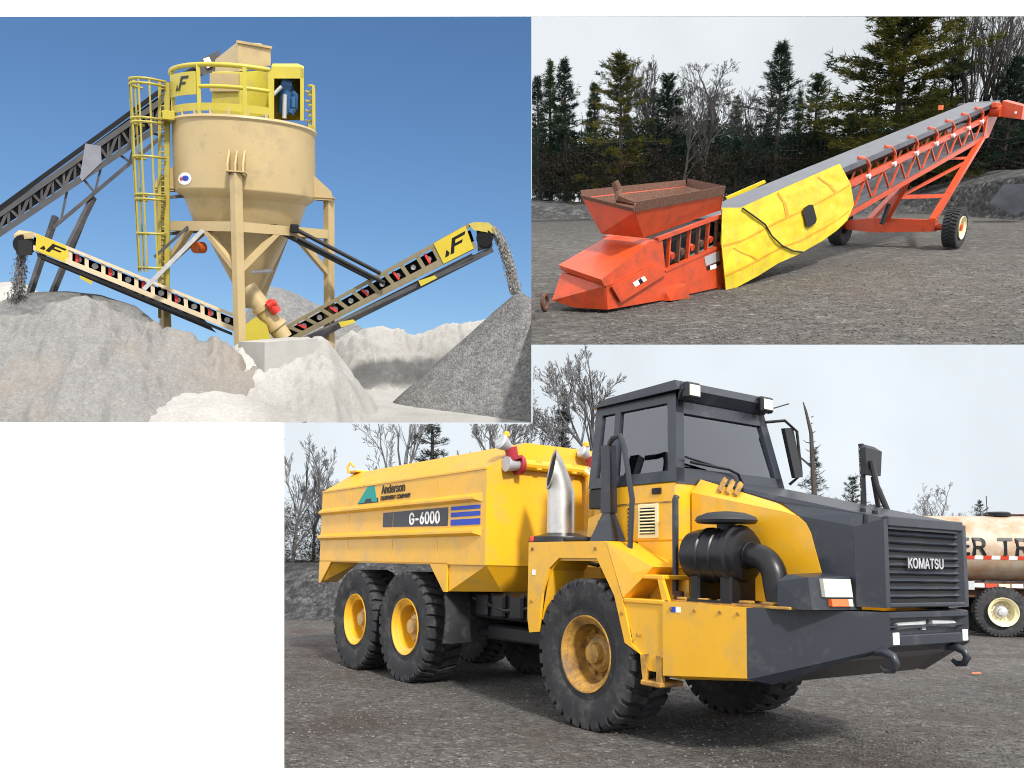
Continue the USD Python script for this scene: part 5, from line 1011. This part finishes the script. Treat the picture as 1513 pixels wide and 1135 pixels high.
def drum_patch(pts, m_, name, lift):
    P = [ondrum(x, zz(y), lift) for x, y in pts]; c = ondrum(np.mean([p[0] for p in pts]), zz(np.mean([p[1] for p in pts])), lift + .01); n = len(P); part(SIL, name, MB().raw(P + [c], [[n, i, (i + 1) % n] for i in range(n)]), m_)
a = np.linspace(0, 2 * math.pi, 24, endpoint=False)
drum_patch([(278.5 + 10 * math.cos(t_), 270 + 9 * math.sin(t_)) for t_ in a], WHITEP, 'round_sign', .02); drum_patch([(279.5 + 5 * math.cos(t_), 269.5 + 4 * math.sin(t_)) for t_ in a], BLUE, 'sign_mark', .04); drum_patch([(273 + 2 * math.cos(t_), 270 + 2.5 * math.sin(t_)) for t_ in a], REDP, 'sign_mark', .045)
# legs on a square turned to the viewer, ring beam and braces
RL = 3.85; lz = [(math.sin(t_) * RL, -math.cos(t_) * RL) for t_ in (-0.1, 1.42, 3.0, -1.58)]           # front, right, rear, left
bot_ = G1 - so[2] - .3; LEG = []
for (x, y), top in zip(lz, (zz(262), zz(282), zz(282), zz(282))):
    f_ = (44 + y) / 44.0; zt = top
    o = .20; lg = part(SIL, 'leg', MB().box((-o, -o, bot_), (o, o, zt), .03).raw(np.zeros((3, 3)), [[0, 1, 2]]) if False else (lambda M_: trimesh.Trimesh(M_.vertices @ rotz(math.pi / 4 - .1).T + [x, y, 0], M_.faces, process=False))(MB().box((-o, -o, bot_), (o, o, zt), .03).mesh()), BEIGE)
    d = np.array([x, y, 0]) / np.hypot(x, y); s_ = np.array([-d[1], d[0], 0]); inn = d * (r_(104) - .02)
    for k in (-1, 0, 1):
        c = s_ * .32 * k; part(lg, 'gusset', MB().hull([inn + c + [0, 0, zt + 1.0] + e * s_ * .035 for e in (-1, 1)] + [np.array([x, y, zt - .1]) + c + d * .2 + e * s_ * .035 for e in (-1, 1)] + [np.array([x, y, zt + .35]) + c + d * .1 + e * s_ * .035 for e in (-1, 1)] + [inn + c + [0, 0, zt - .1] + e * s_ * .035 for e in (-1, 1)]), BEIGE)
    part(lg, 'cap_plate', MB().hull([inn + s_ * e + [0, 0, zt + h_] for e in (-.4, .4) for h_ in (0, .05)] + [np.array([x, y, zt + h_]) + d * .3 + s_ * e for e in (-.4, .4) for h_ in (0, .05)]), BEIGE)
    LEG.append(np.array([x, y, 0]))
zb = zz(338)
for i in range(4):
    a, b = LEG[i], LEG[(i + 1) % 4]; part(SIL, 'ring_beam', MB().bar(a + [0, 0, zb], b + [0, 0, zb], .28, .42), BEIGE)
    for p, q in ((a, b), (b, a)):
        e = p + (q - p) * .40; part(SIL, 'brace', MB().bar(p + [0, 0, zz(402)], e + [0, 0, zb - .15], .26, .22), BEIGE)
part(SIL, 'cross_pipe', MB().cyl(L(372, 402, 42.5), L(402, 400, 43), .09), GALV)
part(SIL, 'vibrator', MB().cyl(L(288, 366, 43), L(300, 366, 43.4), .26), mat('motor_orange', (.5, .1, .02), .5, .2), 30)
# second spout leaning to the right, pipe chute with red valve motor, yellow feed box
part(SIL, 'side_spout', MB().hull([L(*p) for p in ((398, 346, 44.5), (428, 348, 44.8), (370, 428, 44.2), (392, 440, 44.4), (398, 346, 46), (428, 348, 46), (372, 428, 45.2), (392, 440, 45.2))]), BEIGE)
part(SIL, 'pipe_chute', MB().tube([L(366, 425, 42.6), L(388, 455, 42.4), L(408, 482, 42.4), L(420, 500, 42.4)], .42, 16).cyl(L(386, 452, 42.4), L(390, 458, 42.4), .52).cyl(L(406, 479, 42.4), L(410, 484, 42.4), .52), BEIGE, 40)
mb = MB(); mb.cyl(L(398, 446, 41.9), L(410, 462, 41.9), .26, .22, 16); mb.cyl(L(396, 452, 41.8), L(404, 446, 41.8), .2, .2, 12); mb.box(L(401, 444, 41.6), L(409, 452, 42.0), .08); part(SIL, 'valve_motor', mb, mat('motor_red', (.55, .03, .02), .45, .2), 30)
part(SIL, 'feed_box', MB().hull([L(*p) for p in ((362, 480, 41.5), (378, 468, 41.5), (394, 480, 41.5), (400, 500, 41.5), (400, 512, 41.5), (358, 512, 41.5), (362, 480, 42.6), (378, 468, 42.6), (400, 500, 42.6), (358, 512, 42.6))]), RAILY)
# deck works: transfer box, leaning hood, motor house
part(SIL, 'transfer_box', MB().hull([L(*p) for p in ((313, 106, 43.6), (354, 107, 42.4), (398, 104, 43.4), (313, 172, 43.6), (354, 172, 42.4), (398, 172, 43.4), (354, 106, 45.5), (354, 172, 45.5))]), mat('box_olive', (.46, .40, .05), .5, .1, .8, dirt=(.35, .28, .16), damt=.25))
part(SIL, 'transfer_side', MB().hull([L(*p) for p in ((310, 108, 43.5), (353, 109, 42.3), (353, 135, 42.3), (310, 135, 43.5), (312, 108, 43.7), (353, 109, 42.5))]), BEIGE)
hd = part(SIL, 'chute_hood', MB().hull([L(*p) for p in ((351, 62, 42.6), (400, 71, 43.8), (400, 97, 43.8), (352, 106, 42.6), (318, 88, 44.6), (318, 106, 44.6), (384, 64, 45.6), (384, 100, 45.6))]), BEIGE)
part(hd, 'hood_lip', MB().bar(L(350, 61.5, 42.55), L(401, 70.5, 43.75), .1, .1), BEIGE)
mh = MB()
def slab3(p, d, t): p = [np.array(x) for x in p]; return [x + np.array(d) * k for x in p for k in (0, t)]
y0, y1_ = 42.0, 44.2
mh.hull([L(*p) for p in ((401, 98, y0), (444, 99, y0), (449, 102, y0 + .4), (401, 116, y0), (444, 116, y0), (449, 116, y0 + .4), (403, 94, y0 + .9), (440, 94, y0 + .9), (449, 98, y1_), (403, 95, y1_), (449, 116, y1_), (403, 116, y1_))])
mh.hull([L(*p) for p in ((443.5, 116, y0), (449, 116, y0), (443.5, 178, y0), (449, 178, y0), (449, 116, y1_), (449, 178, y1_), (446, 116, y1_), (446, 178, y1_))]); mh.hull([L(*p) for p in ((401, 116, y0), (405, 116, y0), (401, 178, y0), (405, 178, y0), (401, 116, y1_), (401, 178, y1_), (403, 116, y1_), (403, 178, y1_))]); mh.hull([L(*p) for p in ((401, 116, y1_), (449, 116, y1_), (401, 178, y1_), (449, 178, y1_), (401, 116, y1_ + .1), (449, 116, y1_ + .1), (401, 178, y1_ + .1), (449, 178, y1_ + .1))])
part(SIL, 'motor_house', mh, RAILY)
mb = MB(); mb.cyl(L(424, 132, 42.7), L(424, 168, 42.9), .38, .42, 16); mb.cyl(L(414, 122, 42.5), L(428, 128, 42.6), .3, .36, 14); mb.cyl(L(424, 122, 42.6), L(424, 132, 42.7), .3, .38, 16); mb.tube([L(432, 136, 42.5), L(437, 142, 42.5), L(436, 158, 42.5), L(430, 168, 42.5)], .16, 8); mb.box(L(430, 160, 42.3), L(437, 146, 42.8), .06)
part(SIL, 'drive_motor', mb, MOTORB, 35); part(SIL, 'motor_arm', MB().cyl(L(404, 140, 42.1), L(416, 128, 42.1), .08).cyl(L(420, 175, 42.3), L(421, 140, 42.3), .1), GALV)
RR = r_(103)
def rp(a, z, r=None): r = RR if r is None else r; return np.array([math.sin(a) * r, -math.cos(a) * r, z])
def arc(a0, a1, z, n=30, r=None): return [rp(a, z, r) for a in np.linspace(a0, a1, n)]
A_L, A_M, A_R = -1.28, 0.36, 1.45
zt, zm, zk = zz(107), zz(138), zz(169)
part(SIL, 'top_rail', MB().tube(arc(-2.3, A_M, zt), .10, 8), RAILY, 50); part(SIL, 'mid_rail', MB().tube(arc(-.62, A_M, zm), .085, 8), RAILY, 50)
def band(a0, a1, z0, z1, r, th=.04, n=26):
    V = [rp(a, z, r + d) for d in (0, th) for z in (z0, z1) for a in np.linspace(a0, a1, n)]; F = []
    for i in range(n - 1): F += [[i + 2 * n, i + 1 + 2 * n, i + 1 + 3 * n, i + 3 * n], [i, i + n, i + n + 1, i + 1], [i + n, i + 3 * n, i + 3 * n + 1, i + n + 1], [i, i + 1, i + 1 + 2 * n, i + 2 * n]]
    return MB().raw(V, F)
part(SIL, 'toe_board', band(-1.5, A_M, zz(173), zz(162), RR + .01), RAILY)
for a in (-1.28, -.62, .02, A_M): part(SIL, 'rail_post', MB().bar(rp(a, zz(178)), rp(a, zt), .16), RAILY)
for k in range(7): part(SIL, 'rail_foot', MB().bar(rp(-1.2 + .25 * k, zz(178)), rp(-1.2 + .25 * k, zz(168)), .12), BEIGE)
sg = part(SIL, 'rail_sign', band(-1.27, -.64, zz(150), zz(117), RR + .05), RAILY)
def emblem(fn, parent, sx=1.0):
    """A slanted two-bar letter mark in outline strokes."""
    for pl in ([(.30, .2), (.52, .85), (.95, .85), (.9, .72), (.6, .72), (.55, .58), (.8, .58), (.75, .46), (.5, .46), (.42, .2)], [(.12, .2), (.25, .5), (.3, .32), (.24, .2)]):
        P = np.array([fn(x, y, 0) for x, y in pl]); c = Polygon(pl).representative_point(); T_ = trimesh.creation.triangulate_polygon(Polygon(pl), engine='earcut'); part(parent, 'emblem', MB().raw([fn(x, y, 1) for x, y in T_[0]], T_[1]), BLACK)
emblem(lambda x, y, k: rp(-1.10 + .36 * x, zz(149) + (zz(118) - zz(149)) * y, RR + .11), sg)
for z, n_ in ((zt, 1), (zz(122), 1), (zm, 1), (zz(154), 1)):
    part(SIL, 'hoop', MB().tube([rp(1.38, z, RR * .93), rp(1.50, z + .06, RR * .98), rp(1.62, z, RR * .99), rp(1.75, z - .1, RR * .97), rp(1.9, z, RR * .95)], .06, 7), RAILY, 40)
for a in (1.36, 1.62): part(SIL, 'rail_post', MB().bar(rp(a, zz(180)), rp(a, zt), .13), RAILY)
part(SIL, 'toe_board', band(1.05, 1.7, zz(180), zz(172), RR + .01), RAILY)
# caged ladder up the left side
LADY = mat('ladder_ochre', (.34, .285, .04), .5, .1, 1.0, dirt=(.2, .17, .07), damt=.2)
LC = L(224, 300, 43.0); LD = thing('caged_ladder', 'yellow caged ladder climbing the left side of the silo', 'ladder', S1, so)
lzc = lambda py: L(226, py, 43.0)[2]
rad = .68
for k, t_ in enumerate(np.linspace(-2.3, .3, 5)):
    c = LC + [rad * math.sin(t_), -rad * math.cos(t_), 0]; part(LD, 'cage_bar', MB().bar((c[0], c[1], lzc(402)), (c[0], c[1], lzc(121)), .075, .055), LADY)
for py in (121, 128, 178, 184, 234, 289, 296, 346, 396):
    part(LD, 'cage_hoop', MB().tube([LC + [rad * math.sin(t_), -rad * math.cos(t_), lzc(py) - LC[2]] for t_ in np.linspace(-2.8, .8, 18)] + [L(244, py, 43.2)], .06, 6), LADY, 40)
for x in (236, 247): part(LD, 'ladder_rail', MB().bar(L(x, 470, 43.4), L(x, 122, 43.4), .22 if x == 247 else .13), LADY)
for k in range(34): part(LD, 'rung', MB().cyl(L(236, 412 - 8.5 * k, 43.4), L(247, 412 - 8.5 * k, 43.4), .035, n=6), LADY)
for py in (292, 346): part(LD, 'bracket', MB().bar(L(247, py, 43.4), L(290, py - 4, 43.4), .14), TRUSS)
part(LD, 'platform', MB().box(L(240, 176, 42.6), L(262, 172, 44.0), .02), RAILY)

# the dark feed conveyor coming up from the left
FC = thing('feed_conveyor', 'long dark truss conveyor rising from the left edge to the silo top', 'conveyor', S1, so)
Yf = lambda px: 46.0 - (330 - px) * .006
def F_(px, py, dy=0.0): return L(px, py, Yf(px) + dy)
topl = lambda x: 303 - (303 - 112) * x / 262.0 if x < 262 else 112 - (x - 262) * .52
botl = lambda x: 345 - (345 - 172) * x / 258.0
DW = 1.5
for dy in (0, DW):
    part(FC, 'top_chord', MB().bar(F_(-40, topl(-40) + 12, dy), F_(300, topl(300) + 14, dy), .16, .22), TRUSSL)
    part(FC, 'bottom_chord', MB().bar(F_(-40, botl(-40), dy), F_(262, botl(262), dy), .16, .24), TRUSSL)
    xs = np.linspace(-36, 258, 19)
    for i in range(18):
        a, b = xs[i], xs[i + 1]; part(FC, 'truss_brace', MB().bar(F_(a, topl(a) + 14, dy) if i % 2 else F_(a, botl(a) - 2, dy), F_(b, botl(b) - 2, dy) if i % 2 else F_(b, topl(b) + 14, dy), .12), TRUSS)
        part(FC, 'truss_post', MB().bar(F_(a, topl(a) + 14, dy), F_(a, botl(a) - 2, dy), .10), TRUSS)
part(FC, 'belt', MB().hull([F_(x, topl(x) + o, dy) for x in (-40, 262) for o in (0, 9) for dy in (-.1, DW + .1)]).hull([F_(x, topl(x) + o, dy) for x in (262, 322) for o in (-1, 9) for dy in (-.1, DW + .1)]), BLACK)
part(FC, 'belt_pan', MB().hull([F_(x, topl(x) + o if o else botl(x) - 7, dy) for x in (-40, 255) for o in (11, None) for dy in (.2, DW - .1)]), BLACK)
part(FC, 'bracket_plate', MB().hull([F_(*p) for p in ((118, 262, -.15), (126, 212, -.15), (131, 214, -.15), (149, 216, -.15), (150, 240, -.15), (121, 268, -.15), (118, 262, -.05), (126, 212, -.05), (149, 216, -.05), (150, 240, -.05), (121, 268, -.05))]), mat('bracket_grey', (.2, .21, .25), .5, .1))
lowc = lambda x: 352 - (352 - 196) * (x - 60) / 186.0
for dy in (.1, DW - .1):
    part(FC, 'hanger_chord', MB().bar(F_(70, lowc(70), dy), F_(250, lowc(250), dy), .16), TRUSS)
    for i, x in enumerate((100, 122, 150, 175, 200, 222)): part(FC, 'hanger_brace', MB().bar(F_(x, botl(x), dy), F_(x + (18 if i % 2 else -10), lowc(x + (18 if i % 2 else -10)), dy), .10), TRUSSL)
part(FC, 'head_cover', MB().hull([F_(*p) for p in ((286, 100, -.2), (303, 84, -.2), (325, 74, -.2), (322, 104, -.2), (300, 112, -.2), (286, 100, 1.6), (303, 84, 1.6), (325, 74, 1.6), (322, 104, 1.6))]), TRUSS)
part(FC, 'white_panel', MB().hull([F_(*p) for p in ((300, 87, -.3), (309, 84, -.3), (315, 97, -.3), (306, 101, -.3), (300, 87, -.2), (309, 84, -.2), (315, 97, -.2), (306, 101, -.2))]), WHITEP)
for a, b in (((124, 320), (70, 452)), ((82, 320), (38, 452)), ((138, 292), (98, 372))): part(FC, 'support_leg', MB().bar(F_(*a, .3), F_(*b, -1), .22), TRUSS)

# the two discharge conveyors
def boxconv(name, label, t0, t1, b0, b1, Y0, Y1, n, plate_at, motor_at, dp, lit, flip):
    """A channel-frame conveyor: two side frames with windows between posts, rollers and red motors seen through them, belt on top."""
    C = thing(name, label, 'conveyor', S1, so, group='discharge conveyors under the silo')
    def P(s, h, d=0.0):                               # s along, h from top (0) to bottom (1), d across
        t = np.array(t0) + (np.array(t1) - t0) * s; b = np.array(b0) + (np.array(b1) - b0) * s; p = t + (b - t) * h
        return L(p[0], p[1], Y0 + (Y1 - Y0) * s + d)
    for d in (0.0, dp):
        part(C, 'top_channel', MB().hull([P(s, h, d + e) for s in (0, 1) for h in (-.02, .17) for e in (-.08, .1)]), lit)
        part(C, 'bottom_channel', MB().hull([P(s, h, d + e) for s in (0, 1) for h in (.72, 1.02) for e in (-.08, .1)]), lit)
    ss = np.linspace(*motor_at, n + 1); w_ = .010
    for i, s in enumerate(ss):
        part(C, 'post', MB().hull([P(s + e, h, d) for e in (-w_, w_) for h in (.16, .73) for d in (-.07, .08)]), lit)
        if i < n:
            c = (s + ss[i + 1]) / 2; q = P(c, .45, .35)
            part(C, 'roller', MB().cyl(P(c, .5, .2), P(c, .45, dp - .2), .13, n=12), GALV)
            if i % 2 == 0 : part(C, 'roller_bracket', MB().bar(P(c - .006, .22, .12), P(c - .006, .68, .12), .16, .12), REDV if False else mat_red)
    part(C, 'belt', MB().hull([P(s, h, d) for s in (-.005, 1.005) for h in (.02, .14) for d in (.12, dp - .1)]), BLACK)
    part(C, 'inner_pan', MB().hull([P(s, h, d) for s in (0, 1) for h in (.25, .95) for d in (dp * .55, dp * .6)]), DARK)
    part(C, 'return_belt', MB().hull([P(s, h, d) for s in (.02, .97) for h in (1.12, 1.3) for d in (.15, dp - .15)]), TRUSS)
    s0, s1 = plate_at; pl = part(C, 'name_plate', MB().hull([P(s, h, d) for s in (s0, s1) for h in (.0, .98) for d in (-.12, -.085)]), mat_plate)
    emblem((lambda x, y, k: P(s0 + (s1 - s0) * (x if not flip else 1 - x), .95 - .9 * y, -.13)), pl)
    return C, P
mat_red = mat('roller_red', (.5, .03, .025), .5, .2); mat_plate = mat('plate_yellow', (.52, .40, .03), .45, .08, 1.0)
LCV, PL = boxconv('discharge_conveyor', 'cream discharge conveyor reaching down left from under the silo, dropping grey sand', (50, 344), (350, 466), (49, 369), (352, 492), 40.3, 42.6, 10, (.012, .17), (.18, .99), 1.7, mat('frame_cream', (.56, .46, .31), .5, .06, .8, dirt=(.45, .38, .28), damt=.2), False)
part(LCV, 'head_cover', MB().hull([L(*p) for p in ((20, 347, 40.6), (28, 340, 40.6), (50, 343, 40.2), (50, 352, 40.2), (22, 355, 40.6), (20, 347, 42), (28, 340, 42), (50, 343, 42), (50, 352, 42))]), BEIGE)
part(LCV, 'head_drum', MB().cyl(L(36, 362, 40.4), L(36, 362, 41.9), .42), BLACK, 40)
part(LCV, 'head_side', MB().hull([L(*p) for p in ((22, 356, 40.35), (48, 353, 40.35), (48, 377, 40.35), (26, 378, 40.35), (22, 356, 40.5), (48, 353, 40.5), (48, 377, 40.5), (26, 378, 40.5))]), DARK)
part(LCV, 'strut', MB().bar(L(212, 428, 40.6), L(300, 340, 41.2), .16), GALV); part(LCV, 'strut', MB().bar(L(228, 380, 42.4), L(278, 335, 42.4), .12), TRUSS)
part(LCV, 'under_tray', MB().hull([L(*p) for p in ((52, 372, 40.8), (62, 384, 40.8), (320, 492, 42.8), (300, 470, 42.6), (62, 384, 41.6), (320, 492, 43.6))]), TRUSS)
part(LCV, 'under_plate', MB().hull([L(*p) for p in ((118, 407, 40.6), (136, 415, 40.6), (136, 421, 40.6), (118, 411, 40.6), (118, 407, 41), (136, 415, 41), (136, 421, 41))]), RAILY)
RCV, PR = boxconv('discharge_conveyor', 'olive-grey discharge conveyor rising right from under the silo to the dark gravel cone', (406, 491), (692, 331), (436, 502), (704, 366), 43.0, 42.0, 9, (.82, .985), (.06, .81), 1.6, mat('frame_olive', (.2, .17, .10), .5, .1, .8, dirt=(.14, .11, .07), damt=.2), False)
part(RCV, 'head_cover', MB().hull([L(*p) for p in ((692, 331, 42.0), (702, 328, 42), (722, 329, 42), (732, 338, 42), (730, 345, 42), (700, 340, 42), (692, 331, 43.5), (722, 329, 43.5), (732, 338, 43.5))]), mat('cover_ochre', (.42, .34, .06), .5, .15))
part(RCV, 'head_drum', MB().cyl(L(716, 352, 42.05), L(716, 352, 43.4), .42), BLACK, 40)
part(RCV, 'head_side', MB().hull([L(*p) for p in ((704, 340, 42.15), (726, 342, 42.15), (728, 364, 42.15), (706, 372, 42.15), (704, 340, 42.3), (726, 342, 42.3), (728, 364, 42.3), (706, 372, 42.3))]), DARK)
part(RCV, 'under_frame', MB().hull([L(*p) for p in ((500, 478, 42.6), (440, 502, 42.9), (470, 502, 42.9), (730, 372, 42.2), (726, 364, 42.2), (500, 478, 43.8), (730, 372, 43.4))]), TRUSS)
for a, b in (((500, 476), (522, 472)), ((618, 415), (642, 407))): part(RCV, 'under_plate', MB().hull([L(x, y, Y) for (x, y) in (a, b, (a[0] + 4, a[1] + 8), (b[0] + 4, b[1] + 4)) for Y in (42.1, 42.4)]), RAILY)
for a, b in (((404, 338), (548, 412)), ((435, 338), (562, 404)), ((440, 352), (568, 418))): part(RCV, 'stay_rod', MB().cyl(L(*a, 41.8), L(*b, 42.1), .10, n=8), BLACK)
for x in (404, 435): part(RCV, 'stay_bracket', MB().box(L(x - 6, 344, 41.5), L(x + 6, 332, 41.9), .05), BLACK)
# falling streams: thousands of grains, read as one mass
def stream(pathpts, w0, w1, n, seed, m_, name, label, size, Y):
    r = np.random.RandomState(seed); t_ = r.uniform(0, 1, n) ** .9; pp = np.array(pathpts, float); d = np.linspace(0, 1, len(pp)); X = np.interp(t_, d, pp[:, 0]); Yp = np.interp(t_, d, pp[:, 1])
    w_ = w0 + (w1 - w0) * t_; X = X + r.normal(0, .42, n) * w_; C_ = np.array([S1.at(x, y, Y + r.normal(0, .18)) for x, y in zip(X, Yp)])
    dd = r.normal(0, 1, (n, 3, 3)); V = C_[:, None] + dd * (size * r.uniform(.5, 1.5, n))[:, None, None] * [.7, .7, 1.5]
    solo(name, trimesh.Trimesh(V.reshape(-1, 3), np.arange(3 * n).reshape(-1, 3), process=False), m_, S1, label=label, cat='falling sand', kind='stuff')
stream([(728, 338), (738, 352), (746, 372), (754, 398), (762, 434)], 5, 8, 26000, 3, SAND, 'falling_gravel', 'stream of gravel pouring off the right conveyor onto the dark cone', .034, 42.4)
stream([(32, 372), (30, 395), (28, 420), (26, 446)], 8, 16, 2600, 4, SANDG, 'falling_sand', 'loose curtain of grey sand falling off the left conveyor head', .035, 40.9)
